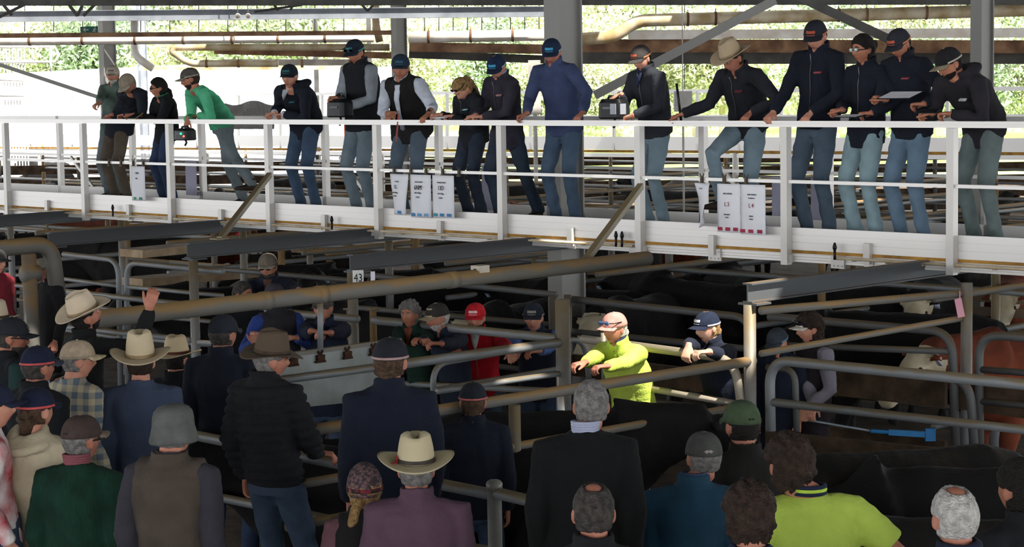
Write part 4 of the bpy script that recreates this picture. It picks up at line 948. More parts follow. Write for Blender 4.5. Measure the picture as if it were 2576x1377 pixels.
        if top.get('open'):
            g = M(); a0 = spine(.97, .0) + fw * .075 * S; a1 = Pc + fw * .155 * S
            for t in range(1): loft(g, [(a0, rt * .035 * S, fw * .012), (a0.lerp(a1, .25) + fw * .045 * S, rt * .03 * S, fw * .012), (a0.lerp(a1, .6) + fw * .03 * S, rt * .02 * S, fw * .012), (a1, rt * .03 * S, fw * .012)], 10)
            obj('shirt_front', g, slv, root, True)
    elif kind == 'polo':
        g = M(); torso(g, 0); sleeves(g, 0, 1.08); finish('polo_shirt', g, mt)
        for q, c_ in ((0, '1c2740'), (1, 'b8d84a'), (2, '1c2740')):
            g = M(); c = nb + sd * (.012 + .014 * q) * S; pts = [c + rt * math.sin(a) * (.07 + .0 * q) * S - fw * math.cos(a) * .074 * S - sd * (abs(a) / 2.75) ** 2 * .02 * S for a in np.linspace(-2.75, 2.75, 22)]; tube(g, pts, .009 * S, 8); obj('collar', g, cloth(c_), root, True)
    if top.get('cuff'):
        for k in (1, -1):
            g = M(); d_ = (wr[k] - el[k]).normalized(); c = el[k].lerp(wr[k], end); tube(g, [c - d_ * .02, c + d_ * .022], .038 * S, 14); obj('cuff', g, cloth(top['cuff']), root, True)
    if logo:
        for k, L_ in logo if isinstance(logo, list) else [(-1, logo)]:
            g = M(); q = spine(.74) + fw * (.128 * S + .012) + rt * (k * .085) * S; obox(g, q, rt * .035 * S, fw * .012, sd * .006 * S); obj('logo', g, mat('logo_' + L_, L_, None, 9, .7, 0, 0), root)
    if top.get('zip'):
        g = M(); pts = [spine(t) + fw * ((.125 if t < .8 else .1) * S + .008) for t in (.98, .86, .72, .5, .2)]; tube(g, pts, .0035, 6); obj('zip', g, mat('zip', '8d8d90', None, 9, .4, .6, 0), root, True)
    # trousers
    g = M(); ml = cloth(legs, 'noise', top.get('legs2') or tuple(min(1, c * 1.3 + .012) for c in lin(legs)), 5, .3)
    loft(g, [(Pc + UP * .1 * S, X * .15, fw * .105 * S), (Pc + UP * .0, X * .165, fw * .12 * S), (Pc - UP * .09 * S, X * .16, fw * .115 * S)], 18)
    for k in (1, -1):
        an = ft[k]; tube(g, [hipj[k] + UP * .03, hipj[k].lerp(kn[k], .35), kn[k], kn[k].lerp(an, .5), an, an - UP * .045 * S], [.095 * S, .09 * S, .07 * S, .062 * S, .06 * S * (1.15 if girl else 1), .064 * S * (1.2 if girl else 1)], 16)
    me = remeshed(g, .015, 3, .5); v_ = get_v(me); n_ = get_n(me); set_v(me, v_ + n_ * rough(v_, .006, 17, seed + 1)[:, None]); put('trousers', me, ml, root)
    for k in (1, -1):
        g = M(); c = ft[k] - UP * .055 * S; fd = (f + rt * k * .25).normalized(); z0 = c.z
        loft(g, [(c - fd * .075 * S, rt * .025 * S, UP * .03 * S), (c - fd * .05 * S, rt * .038 * S, UP * .042 * S), (c + fd * .02 * S, rt * .04 * S, UP * .045 * S), (c + fd * .1 * S - UP * .008 * S, rt * .047 * S, UP * .03 * S), (c + fd * .17 * S - UP * .012 * S, rt * .038 * S, UP * .022 * S), (c + fd * .195 * S - UP * .015 * S, rt * .015 * S, UP * .012 * S)], 14)
        tube(g, [c, c + UP * .1 * S], .045 * S, 12); obj('boot', g, m_boot, root, True)
    if zf > .06 and v is None and top.get('step', True):
        FLOORS.append((Pc.x, Pc.y, zf, f, label))
    root['_'] = 0; del root['_']
    return dict(root=root, F=F, wr=wr, hd=hd, el=el, f=f, rt=rt, Pc=Pc, S=S, sh=sh)
# ---------------------------------------------------------------- the people on the catwalk
ZF = ZT - .12
NB = -DB
def rl(px, py=291, v=.05, D=None, curl=(50, 55, 35), hint=None):
    d = {'px': (px, py), 'v': v, 'D': V(D) if D else (NB * .8 - UP * .45), 'curl': curl}
    if hint: d['hint'] = V(hint)
    return d
def cw_person(label, hp, vh, pel, vp, **k):
    S = k.pop('S', None)
    if S: S *= 1.03
    k.setdefault('bulk', 1.0 if k.get('girl') else 1.06); k['top'].setdefault('fat', 1.08)
    P = onv(hp[0], hp[1], vh)
    if S is None: S = (P.z - ZF) / 1.645
    return person(label, hp, v=vh, pel=pel, vp=vp, zf=ZF, S=S, **k)
JN = '3a4552'; JL = '657680'; JG = '5b6468'
TB = dict(logo='2f8aa8'); BL = ('cap', '1c2a44', dict(logo='3aa0c8', strip='9fb6c4'))
OR = dict(logo='b8563a', strip='c07a50')
LINE_IN = W(0, 0, 0)
pp = {}
pp[1] = cw_person('person in a pale trucker cap half hidden behind the leftmost leaning man on the catwalk', (284, 190), .75, 290, .95, yaw=30, hyaw=5, hpitch=5, skin='red', beard='white', hair=('grey', 'short'), hat=('cap', 'b3a898', dict(logo='6a6460')), top=dict(c='5d6f66'), legs=JG, hands={1: rl(238, 290, .1)})
pp[2] = cw_person('man in a beige cap and brown trousers with bowed head, leftmost leaning on the catwalk', (322, 213), -.05, 305, .55, S=1.0, yaw=40, hyaw=35, hpitch=38, skin='red', hair=('grey', 'short'), hat=('cap', '978a78', dict(brim='a59c8c')), top=dict(c='20252e', hem=.14), legs='4a4036', hands={1: rl(282, 289, .02, DA * -.9 - UP * .1), -1: rl(312, 289, .0, DA * -.9 - UP * .1)})
pp[3] = cw_person('dark-haired woman in a black jacket looking left on the catwalk', (398, 222), .1, 425, .5, S=.95, yaw=55, hyaw=75, hpitch=5, girl=True, skin='tan', hair=('dark', 'long', 'lpony'), top=dict(c='15171c', hem=.16, under='2f7a58'), legs='22304a', hands={1: rl(335, 288, -.02, DA * -.8 + NB * .3), -1: rl(362, 292, .05, DA * -.8)}, glasses=('eyes', 'dark'))
pp[4] = cw_person('bearded man in a bright green shirt and grey cap leaning on the catwalk rail', (478, 200), -.05, 566, .75, S=1.02, yaw=60, hyaw=85, hpitch=12, skin='tan', hair=('brown', 'short'), beard='brown', hat=('cap', '5a5650', dict(brim='8d8578', strip='a39a90', flat=True)), top=dict(c='3f9f72', c2='5cb88c', kind='shirt', hem=.04), legs=JG, hands={1: rl(472, 300, -.06, -UP * .8 + NB * .3), -1: rl(500, 292, .08, DA * -.9)}, feet={1: (655, 480, .75), -1: (610, 480, .9)})
pp[5] = cw_person('man in a navy hooded jumper leaning with clasped hands on the catwalk rail', (728, 193), -.05, 775, .6, S=1.03, yaw=40, hyaw=15, hpitch=8, hair=('brown', 'short'), hat=('cap', '1d2630', dict(logo='2b6a68')), top=dict(c='1a1f2b', kind='hoodie', hem=.12, vneck='b8bcc4', cuff='c8c8cc'), legs='33455a', hands={1: rl(690, 284, -.02, DA * -.85 - UP * .1), -1: rl(714, 288, -.0, DA * -.85)}, logo='3a7f8a', knee=0)
pp[6] = cw_person('tall man in a dark vest and grey sleeves holding a black box on the catwalk', (893, 132), .2, 915, .4, yaw=45, hyaw=30, hpitch=20, hair=('dark', 'short'), skin='tan', hat=('cap', '1a2532', dict(logo='2f8a90', strip='4fa09a')), glasses=('cap', 'dark'), top=dict(c='1a1d22', kind='vest', sleeve='8e949c', hem=.08), legs='5b6870', hands={1: rl(852, 245, .0, DA * -.6 + NB * .6), -1: rl(872, 268, .05, DA * -.8 + NB * .4)})
pp[7] = cw_person('man in an open dark vest over a white rolled-sleeve shirt on the catwalk', (1008, 170), .1, 1040, .5, S=1.06, yaw=30, hyaw=5, hpitch=10, skin='tan', hair=('grey', 'short'), hat=('cap', '243444', dict(logo='2b5c70')), top=dict(c='211f20', kind='vest', sleeve='ccd2de', hem=.14, open=True, end=.5, fat=1.15), legs='46535f', hands={1: rl(990, 287, .05), -1: rl(1078, 287, .02)}, bulk=1.08)
pp[8] = cw_person('blond woman with sunglasses on her head writing on the catwalk rail', (1163, 225), -.0, 1195, .45, S=.95, yaw=50, hyaw=50, hpitch=48, girl=True, hair=('blond', 'long', 'pony'), glasses=('head', 'dark'), top=dict(c='1d2026', hem=.14, zip=True), legs='1d2634', hands={1: rl(1108, 288, .0, DA * -.7 + NB * .4), -1: rl(1140, 292, .02, DA * -.7 + NB * .2)}, logo='9fd0dc')
pp[9] = cw_person('fair-haired woman in a navy cap and dark mauve jacket on the catwalk', (1250, 170), .05, 1278, .45, S=1.0, yaw=45, hyaw=25, hpitch=30, girl=True, hair=('blond', 'short', 'lpony'), hat=BL, top=dict(c='38343e', c2='25232c', hem=.18, under='9aa4b4', zip=True), legs='1f2a38', hands={1: rl(1196, 291, .0, DA * -.85 - UP * .1), -1: rl(1212, 294, .0, DA * -.85)}, feet={-1: (1355, 520, .8)}, logo='b88a90')
pp[10] = cw_person('tall man in a royal blue fleece and navy cap braced on the catwalk rail', (1388, 132), .15, 1422, .5, yaw=35, hyaw=15, hpitch=22, hair=('brown', 'short'), hat=BL, skin='red', top=dict(c='404b6c', c2='343e5c', hem=.06, under='7a4a55'), legs='37485a', hands={1: rl(1325, 286, .0, NB * .5 - DA * .4 - UP * .2), -1: rl(1466, 284, .1, NB * .7 - UP * .4, hint=(.9, 0, -.3))})
pp[11] = cw_person('man in a dark grey jumper and cap holding a black camera-like device on the catwalk', (1613, 148), .15, 1650, .45, yaw=55, hyaw=45, hpitch=22, hair=('dark', 'short'), hat=('cap', '3f3b39', OR), top=dict(c='2c2f36', c2='202329', hem=.04, vneck='26304a', zip=True), legs=JL, hands={1: rl(1560, 238, .0, DA * -.8 - UP * .3), -1: rl(1592, 290, -.02, DA * -.8 - UP * .2)})
pp[12] = cw_person('man in a cream felt hat and dark jacket reaching along the catwalk rail', (1842, 148), .0, 1885, .55, S=1.04, yaw=48, hyaw=55, hpitch=28, skin='red', hair=('brown', 'short'), hat=('felt', 'b39f82', dict(band='a08c70', brimw=.085, up=.03)), top=dict(c='23242b', c2='191a20', hem=.06, zip=True), legs=JL, hands={1: rl(1715, 288, -.02, DA * -.8 - UP * .2), -1: rl(1888, 284, .08)}, feet={1: (1815, 500, .3, 1)}, knees={1: NB * 1.0}, logo='7a3a40', bulk=1.05)
pp[13] = cw_person('tall young man in an orange-striped cap with both hands on the catwalk rail', (2052, 92), .15, 2058, .45, yaw=45, hyaw=30, hpitch=22, hair=('brown', 'short'), hat=('cap', '23252e', OR), top=dict(c='161b28', hem=.02, zip=True), legs='3c4a57', hands={1: rl(1945, 284, .02), -1: rl(2040, 284, .06)}, logo='a04a50')
pp[14] = cw_person('dark-haired woman with glasses and light blue jeans on the catwalk', (2170, 125), .2, 2178, .4, yaw=50, hyaw=62, hpitch=5, girl=True, skin='tan', hair=('dark', 'long', 'bun'), glasses=('eyes', 'clear'), top=dict(c='171b28', hem=.12, zip=True), legs='74898f', hands={1: rl(2118, 277, .05, DA * -.8), -1: rl(2190, 285, .1, DA * -.8)})
pp[15] = cw_person('moustached man in a striped cap reading a clipboard on the catwalk', (2262, 112), .2, 2295, .45, yaw=50, hyaw=48, hpitch=28, hair=('brown', 'short'), skin='tan', hat=('cap', '2a2c34', OR), top=dict(c='181c28', hem=.06), legs='566a7c', hands={1: rl(2226, 250, .0, DA * -.8 + UP * .2), -1: rl(2322, 262, .1, DA * -.9)}, logo='a04a50')
pp[16] = cw_person('man in a dark hooded jumper and tan-brimmed cap bending over his phone on the catwalk', (2388, 162), .0, 2478, .6, S=1.04, yaw=55, hyaw=72, hpitch=25, hair=('dark', 'short'), skin='tan', beard='dark', hat=('cap', '1f1e22', dict(brim='8d8168', strip='b8aea0')), top=dict(c='27242a', kind='hoodie', hem=.1), legs='55605f', hands={1: rl(2345, 285, -.02, DA * -.85), -1: rl(2392, 286, .0, DA * -.85)}, bulk=1.05, logo='c8c8cc')

# ---------------------------------------------------------------- the crowd
def cr(label, hp, s, **k): return person(label, hp, s=s, **k)
GP = lambda px, py, s, D=None, **k: dict(px=(px, py), s=s, **({'D': V(D)} if D else {}), **k)
# beyond the rails, facing the camera
cr('bearded man in a pale cap and sunglasses, arms spread, left of the 43 sign', (674, 672), 262, yaw=10, S=1.02, zf=0, lean=.3, hpitch=8, skin='red', beard='salt', hair=('brown', 'short'), hat=('cap', '6b6257', dict(brim='9a9080')), glasses=('eyes', 'dark'), top=dict(c='1b2030', hem=.06, vneck='5a3f38'), hands={-1: GP(778, 738, 275, (.5, -.5, -.5)), 1: GP(590, 752, 270, (-.3, -.6, -.5))})
cr('grey-haired man turned to the right below the man in sunglasses', (612, 742), 268, yaw=-35, hyaw=-60, S=1.0, zf=0, skin='tan', hair=('salt', 'short'), top=dict(c='1a1c1f'), lean=.15)
cr('man in a dark purple cap and blue-sleeved vest seen from behind the long brown pipe', (690, 750), 285, yaw=150, S=1.0, zf=0, hair=('dark', 'short'), hat=('cap', '3a343c'), top=dict(c='2a282e', kind='vest', sleeve='2a3f80'), lean=.1, hands={1: GP(745, 850, 290), -1: GP(640, 862, 292)}, face=False)
cr('man with folded arms in a navy top half hidden by the long brown pipe', (812, 776), 288, yaw=15, S=1.0, zf=0, skin='red', hair=('grey', 'short'), hat=('cap', '4b463f'), top=dict(c='1b2336', fat=1.1, end=.8), hands={1: GP(800, 835, 305, (.9, -.2, -.1)), -1: GP(782, 845, 308, (-.9, -.2, .1))}, lean=.1)
cr('curly grey-haired person in a dark green jacket looking over the rail', (1030, 792), 285, yaw=25, S=.95, zf=0, skin='tan', hair=('grey', 'curly'), top=dict(c='1f3a30', hem=.1, vneck='8a4a3a'), lean=.25, hands={-1: GP(1062, 862, 300, (-.7, -.5, .1)), 1: GP(1010, 880, 300)}, girl=True)
cr('white-haired man in a two-tone cap leaning with crossed hands beside the red jacket', (1100, 800), 288, yaw=35, hyaw=62, hpitch=8, S=1.0, zf=0, skin='red', hair=('white', 'short'), beard='white', hat=('cap', '38342f', dict(panel='a8997c', brim='9a8b70', flat=True)), top=dict(c='222a3a'), lean=.3, hands={-1: GP(1078, 872, 303, (-.9, -.2, .1)), 1: GP(1045, 872, 305, (.3, -.7, .2))})
cr('man in a bright red jacket and red cap leaning on the rail', (1196, 800), 282, yaw=12, hyaw=12, hpitch=6, S=1.02, zf=0, hair=('brown', 'short'), beard='brown', skin='fair', hat=('cap', 'cf2430', dict(logo='f0d0d0')), top=dict(c='c01c2a', c2='9c1420', hem=.12, vneck='c8c8c8', zip=True), lean=.22, legs='3a4a5c', hands={1: GP(1148, 915, 296, (-.6, -.5, -.2)), -1: GP(1290, 890, 290)})
cr('man in a navy vest and cap resting his blue shirt sleeves on the rail', (1342, 800), 278, yaw=10, hpitch=5, S=1.03, zf=0, skin='fair', hair=('dark', 'short'), hat=('cap', '2a2f3a', dict(logo='9a948c', strip='8c9096')), top=dict(c='1c2230', kind='vest', sleeve='6079b4', sleeve2='4b639c', hem=.08, end=.9), lean=.25, hands={1: GP(1308, 918, 292, (-.5, -.6, -.1)), -1: GP(1300, 925, 296, (-.8, -.4, 0))})
cr('white-haired man in a hi-vis yellow jacket and faded pink cap with sunglasses on it', (1545, 828), 318, yaw=40, hyaw=48, hpitch=4, S=1.02, zf=0, skin='red', hair=('white', 'short', 'nape'), hat=('cap', 'c08a80'), glasses=('cap', 'blue'), top=dict(c='c6d860', c2='b0c44c', hem=.1, under='24304a', fat=1.12), lean=.3, hands={1: GP(1432, 940, 335, (-.8, -.4, -.1)), -1: GP(1450, 950, 338, (-.8, -.4, 0))}, bulk=1.06)
cr('fair-haired youth in a navy top and cap folding his wrists over the rail', (1778, 825), 318, yaw=50, hyaw=58, hpitch=6, S=1.0, zf=0, skin='pale', hair=('blond', 'short', 'nape'), hat=('cap', '1c2438', dict(logo='b8bcc8', strip='a8aeb8')), top=dict(c='1b2030', hem=.12, end=.88), lean=.2, legs='2a4a6a', hands={1: GP(1690, 858, 345, (-.3, -.4, -.9), hint=V((-.3, -.3, .3))), -1: GP(1704, 880, 345, (-.8, -.3, .0), hint=V((.4, -.3, -.4)))})
cr('boy in a grey and blue cap standing behind the tall post', (1956, 862), 318, yaw=35, hyaw=40, hpitch=20, S=.88, zf=.02, skin='fair', hair=('brown', 'short'), hat=('cap', '3c434c', dict(strip='7aa8cc')), top=dict(c='1d2434'))
w12 = cr('curly-haired woman in a white and navy cap, dark vest and grey sleeves holding a paddle', (2035, 828), 318, yaw=60, hyaw=75, hpitch=4, S=.98, zf=0, skin='fair', girl=True, hair=('brown', 'curly', 'nape'), hat=('cap', '1d2230', dict(panel='d8d0c0', brim='cfc6b8')), glasses=('cap', 'dark'), top=dict(c='241e22', kind='vest', sleeve='7b7680', hem=.14, end=.85), legs='3a5064', hands={-1: GP(2022, 1030, 322, (-.1, -.1, -1), curl=(70, 80, 50)), 1: GP(2050, 1030, 322)})
# far left edge
cr('person in a red jacket with a green and yellow vest at the left edge', (-8, 660), 262, yaw=-60, S=1.0, zf=0, hair=('brown', 'short'), hat=('cap', '3a3a3a'), top=dict(c='7c2430', kind='vest', sleeve='701c26'))
cr('ruddy man in a pale cap partly hidden by the elbow pipe uprights', (112, 680), 250, yaw=50, hyaw=70, S=.98, zf=0, skin='red', hair=('grey', 'short'), hat=('cap', '8b8778'), top=dict(c='1c1c1e'))
# backs, left side
cr('person under a cream felt hat cut off by the left edge', (-8, 815), 345, yaw=185, S=1.0, hair=('brown', 'short'), hat=('felt', 'cdbca3', dict(up=.02)), top=dict(c='1b1b1e'), face=False)
cr('man in black with a cream felt hat raising his right hand high', (216, 795), 396, yaw=-125, hyaw=-118, hpitch=-22, hroll=-8, S=.95, skin='red', hair=('dark', 'short'), beard='dark', hat=('felt', 'cdbba2', dict(brimw=.09, up=.04, droop=.0, band='9a8468')), top=dict(c='131415', hem=.05), hands={1: GP(376, 776, 402, (.25, .1, 1), N=V((0, -1, 0)), curl=(25, 35, 25), hint=V((.8, -.1, -.6))), -1: GP(150, 960, 396)}, bulk=1.05, logo=None)
cr('man in sunglasses and dark cap with vest over plaid sleeves, left edge', (30, 850), 395, yaw=-130, hyaw=-105, hpitch=5, S=1.0, skin='red', hair=('salt', 'short'), beard='salt', hat=('cap', '25282e', dict(logo='4a4a50')), glasses=('eyes', 'dark'), top=dict(c='1d2024', kind='vest', sleeve='26343a', sleeve2='1a3a30'))
cr('man in a black jacket and navy cap with a red rim, left crowd', (98, 925), 425, yaw=-150, hyaw=-140, S=1.0, skin='red', hair=('salt', 'short'), hat=('cap', '1b2138', dict(strip='c0504c', brim='3c4250')), top=dict(c='15171b'))
plaid = None
cr('man in a beige cap and pale blue and cream plaid shirt', (198, 908), 410, yaw=-140, hyaw=-115, S=.98, skin='fair', hair=('grey', 'short'), hat=('cap', 'b8a48c', dict(brim='c4b494', strip='9a8a78')), top=dict(kind='shirt', mat='PLAID'), face=True)
cr('child in a navy cap and red-white shirt cut off by the left edge', (-12, 1025), 490, yaw=-110, S=.95, skin='fair', hair=('brown', 'short'), hat=('cap', '1d2238'), top=dict(c='b03040', c2='d8d0cc', kind='shirt', scale=3))
cr('brown-haired youth in a navy cap with red and white trim and a cream hoodie', (93, 1035), 480, yaw=-165, hyaw=-150, S=.97, skin='fair', hair=('lbrown', 'short', 'nape'), hat=('cap', '1b2138', dict(strip='c8504c')), top=dict(c='c9bda2', c2='b5a88c', kind='hoodie', hem=.1), face=False)
cr('old man in a brown cap and bottle-green knitted jumper', (207, 1108), 495, yaw=-165, hyaw=-145, S=1.0, skin='red', hair=('grey', 'short'), hat=('cap', '4a3c38', dict(brim='8a7868', back='2c2624')), glasses=('eyes', 'clear'), top=dict(mat='KNITG', kind='jumper', under='8a5058', fat=1.08), face=False)
cr('broad man in a blue shirt and tall cream felt hat seen from behind', (354, 912), 405, yaw=175, S=1.02, hpitch=-6, hair=('brown', 'short'), hat=('felt', 'cfbd9d', dict(brimw=.098, up=.04, crown=.15, band='a8906a')), top=dict(c='424c62', c2='384256', kind='shirt', fat=1.0), face=False, bulk=1.02)
cr('man under a brown-banded cream felt hat right of the blue shirt', (446, 905), 355, yaw=-170, hyaw=-160, S=1.0, hair=('dark', 'short'), hat=('felt', 'cdb996', dict(band='6a3f30', up=.03)), top=dict(c='15161a'), face=False)
cr('man in navy cap and jacket seen from behind left of the puffer jacket', (563, 842), 372, yaw=-170, hyaw=-155, S=1.05, skin='red', hair=('salt', 'short'), hat=('cap', '262a33', dict(brim='3a3c42', back='15161a')), top=dict(c='1a1f2b', fat=1.05, hem=.1), legs='34435e', face=False)
cr('man in a grey bucket hat, brown vest and dark sleeves seen from behind', (440, 1088), 535, yaw=-165, hyaw=-150, S=1.0, skin='red', hair=('grey', 'short'), hat=('bucket', '5f615e'), top=dict(c='4a4038', c2='3d352e', kind='vest', sleeve='35333a', under='22242a'), face=False, bulk=1.0)
w27 = cr('man in a brown felt hat and black puffer jacket, hand on the front rail', (684, 905), 418, yaw=-150, hyaw=-115, hpitch=4, hroll=-8, S=1.04, skin='red', hair=('grey', 'short'), hat=('felt', '584a3c', dict(brimw=.08, up=.02, droop=.03, band='4a3d32')), top=dict(c='16171a', c2='1d1e22', kind='puffer', hem=.02), legs='2e3c4e', hands={1: GP(797, 1140, 410, (.95, .1, -.1))}, face=False)
cr('broad man in a navy fleece and dark cap seen from behind in the centre', (983, 912), 470, yaw=170, hyaw=190, S=1.04, skin='red', hair=('lbrown', 'short', 'nape'), hat=('cap', '20222a', dict(brim='4a4a50', strip='a88884')), top=dict(c='151b2a', c2='111624', fat=1.12, hem=.1), face=False, bulk=1.03)
cr('man in a navy jacket and red-sided dark cap beside the grey post', (1190, 1012), 385, yaw=180, S=1.0, skin='red', hair=('lbrown', 'short', 'nape'), hat=('cap', '22262e', dict(strip='b86060')), top=dict(c='141a27', fat=1.08), face=False, bulk=1.02)
cr('woman with a fair side ponytail and patterned maroon beanie seen from behind', (917, 1232), 520, yaw=175, S=.93, girl=True, hair=('blond', 'long', 'sidepony'), hat=('beanie', '6d5256'), top=dict(c='1b1819', kind='vest', sleeve='6a4850'), face=False)
cr('man in a mauve fleece and cream felt hat with a feather seen from behind', (1047, 1182), 535, yaw=178, S=1.0, hpitch=-4, skin='red', hair=('grey', 'short'), hat=('felt', 'c2b594', dict(brimw=.095, up=.035, band='4a4540', crown=.128, feather=True)), top=dict(c='5a4250', c2='503a48', fat=1.1), face=False, bulk=1.1)
cr('grey-haired man in a plain black jumper with a pale collar seen from behind', (1487, 1022), 535, pel=1460, nshift=-.03, yaw=180, S=1.0, skin='red', hair=('grey', 'short'), top=dict(c='0e0f10', kind='jumper', under='a8acc4', hem=.12), legs='1a1c20', face=False, bulk=1.06)
cr('dark-haired balding man in a dark jacket at the bottom edge', (1493, 1292), 640, yaw=180, S=1.0, skin='red', hair=('salt', 'bald'), top=dict(c='17181a'), face=False)
cr('man in a grey cap and teal fleece seen from behind', (1770, 1152), 510, pel=1722, nshift=-.06, yaw=180, hyaw=172, S=1.0, skin='red', hair=('grey', 'short'), hat=('cap', '4c4d4a', dict(back='9a928c')), top=dict(c='24465c', c2='1e3c50', under='3a4a66', fat=1.05), face=False, bulk=1.05)
cr('man in an olive green cap and dark jacket behind the grey and brown heads', (1865, 1072), 495, yaw=165, hyaw=160, S=1.02, skin='red', hair=('dark', 'short'), hat=('cap', '46563e', dict(back='1c2018')), top=dict(c='1d1c1a'), face=False)
cr('person with tousled brown hair and a blue collar at the bottom edge', (1885, 1300), 660, yaw=180, S=1.0, skin='red', hair=('brown', 'curly'), top=dict(c='20284a', kind='shirt'), face=False)
cr('brown-haired man in a bright yellow polo shirt, hand on hip, seen from behind', (1985, 1172), 575, pel=2045, nshift=.07, yaw=172, hyaw=165, S=1.05, skin='red', hair=('brown', 'curly'), top=dict(c='b6cc58', c2='a6bc4c', kind='polo', fat=1.1), face=False, bulk=1.0, hands={1: GP(2120, 1430, 575, (-.8, .2, -.3), hint=V((1, -.1, -.1))), -1: GP(1900, 1500, 600)}, detail=.007)
cr('white-haired balding person with a navy collar at the bottom right', (2400, 1305), 700, yaw=170, S=.98, skin='red', hair=('white', 'bald'), top=dict(c='1a2032'), face=False)
cr('dark-haired person cut off by the right edge', (2562, 1232), 600, yaw=150, S=1.0, skin='red', hair=('dark', 'long'), top=dict(c='1b1c20'), face=False)
# ---------------------------------------------------------------- cattle
HIDE = {'black': mat('hide_black', '141211', '0b0a0a', 6, .85, 0, .3, 40), 'red': mat('hide_red', '7a3a22', '5a2a1a', 4, .85, 0, .3, 40), 'dark': mat('hide_dark', '171412', '2e261c', 5, .85, 0, .4, 40, lo=.5, hi=.75)}
m_pale = mat('hide_pale', 'c9bea6', 'b3a587', 8, .85, 0, .3, 40); m_tan = mat('hide_tan', '8a7a60', '6f6148', 8, .85, 0, .3, 40)
_cow = {}
def cow_mesh(pose, hide, face):
    key = (pose, hide, face)
    if key in _cow: return _cow[key]
    g = M(); Y = V((0, 1, 0)); Z = UP
    loft(g, [(V((x, 0, z)), Y * a, Z * b) for x, z, a, b in ((-.95, 1.16, .07, .08), (-.9, 1.12, .17, .2), (-.7, 1.08, .26, .3), (-.4, 1.02, .31, .35), (0, .98, .34, .39), (.35, 1.0, .32, .39), (.58, 1.05, .24, .33), (.72, 1.1, .16, .24))], 20, .9)
    nz, nx, hd_ = {'up': (1.5, 1.05, V((.85, 0, -.5))), 'low': (.95, 1.15, V((.55, 0, -.83))), 'level': (1.25, 1.15, V((.75, 0, -.65)))}[pose]
    poll = V((nx, 0, nz)); hd_ = hd_.normalized(); hu = V((-hd_.z, 0, hd_.x)); hu = hu if hu.z > 0 else -hu
    tube(g, [V((.5, 0, 1.12)), V((.75, 0, (1.14 + nz) / 2)), poll - hd_ * .05], [.3, .2, .13], 16, ref=Y, flat=1.25)
    loft(g, [(poll - hd_ * .07, Y * .07, hu * .07), (poll, Y * .115, hu * .12), (poll + hd_ * .13, Y * .12, hu * .125), (poll + hd_ * .27, Y * .085, hu * .095), (poll + hd_ * .4, Y * .075, hu * .075), (poll + hd_ * .47, Y * .078, hu * .065), (poll + hd_ * .51, Y * .055, hu * .045)], 16)
    for k in (1, -1):
        tube(g, [poll + Y * k * .08 + hu * .03, poll + Y * k * .17 + hu * .035 - hd_ * .02, poll + Y * k * .26 + hu * .01], [.03, .05, .015], 10, flat=.45, ref=hd_)
        tube(g, [V((.42, .17*k, .95)), V((.38, .18*k, .68)), V((.43, .16*k, .4)), V((.43, .16*k, .12)), V((.45, .16*k, .03))], [.15, .1, .058, .04, .06], 12, round_=False)
        tube(g, [V((-.65, .16*k, 1.0)), V((-.5, .2*k, .74)), V((-.78, .17*k, .5)), V((-.73, .17*k, .13)), V((-.7, .17*k, .03))], [.2, .14, .06, .043, .062], 12)
    tube(g, [V((-.9, 0, 1.3)), V((-1.0, 0, 1.15)), V((-1.0, .01, .8)), V((-.99, 0, .55))], [.035, .03, .022, .04], 8)
    me = remeshed(g, .024, 3, .5); v_ = get_v(me); n_ = get_n(me); set_v(me, v_ + n_ * rough(v_, .008, 9, 4)[:, None])
    me.materials.clear(); me.materials.append(HIDE[hide]); me.materials.append(m_pale if face != 'tan' else m_tan)
    nf = len(me.polygons); pv = np.empty(nf, int); me.polygons.foreach_get('loop_start', pv); lv = np.empty(len(me.loops), int); me.loops.foreach_get('vertex_index', lv); c = get_v(me)[lv[pv]]
    t = (c - A(poll)) @ A(hd_); u = (c - A(poll)) @ A(hu); off = abs(c[:, 1])
    if face == 'white': mi = (t > -.1) & (off < .15) & (c[:, 0] > nx - .14) & (u > -.16)
    elif face == 'tan': mi = (t > .24) & (c[:, 0] > nx)
    else: mi = np.zeros(nf, bool)
    me.polygons.foreach_set('material_index', mi.astype(int)); me.polygons.foreach_set('use_smooth', [True] * nf); me.update()
    eyes = []
    for k in (1, -1):
        e = M(); ell(e, poll + hd_ * .12 + Y * k * .112 + hu * .03, (.022, .014, .02)); eyes.append(mesh_of('eye', e, m_eye))
    e = M(); q = poll + Y * .2 + hu * .0; obox(e, q, Y * .025, hd_ * .005, hu * .03); tagm = mesh_of('ear_tag', e, mat('eartag', 'b8c0d8', None, 5, .5, 0, 0))
    _cow[key] = (me, eyes, tagm); return _cow[key]
NAMEC = {}
def cow(px, s, yaw, label, pose='level', hide='black', face='plain', sc=1.05, group='black cattle in the pens', P=None):
    me, eyes, tg_ = cow_mesh(pose, hide, face); P = P or at(px, 700, s); P = V((P.x, P.y, 0))
    r = empty('cow', P, label, 'cow', group); f = face_dir(yaw); r.rotation_euler.z = math.atan2(f.y, f.x); r.scale = (sc, sc, sc)
    for nm, m_ in (('body', me), ('eye', eyes[0]), ('eye', eyes[1]), ('ear_tag', tg_)):
        o = bpy.data.objects.new(nm, m_); COL.objects.link(o); o.parent = r
    return r
cow(1740, 226, 140, 'large black cow seen from behind beyond the gate, right of the hi-vis jacket', sc=1.12)
cow(1860, 214, 165, 'black cow standing just left of the tall post, rump to the lane', sc=1.12)
cow(2060, 232, 95, 'black cow with its back level behind the woman in the dark vest', pose='low', sc=1.1)
cow(2250, 262, 110, 'black cow broadside behind the far gate, left of the pink tag', pose='low', sc=1.1)
cow(2170, 222, 70, 'black cow under the catwalk above the paddle', face='plain')
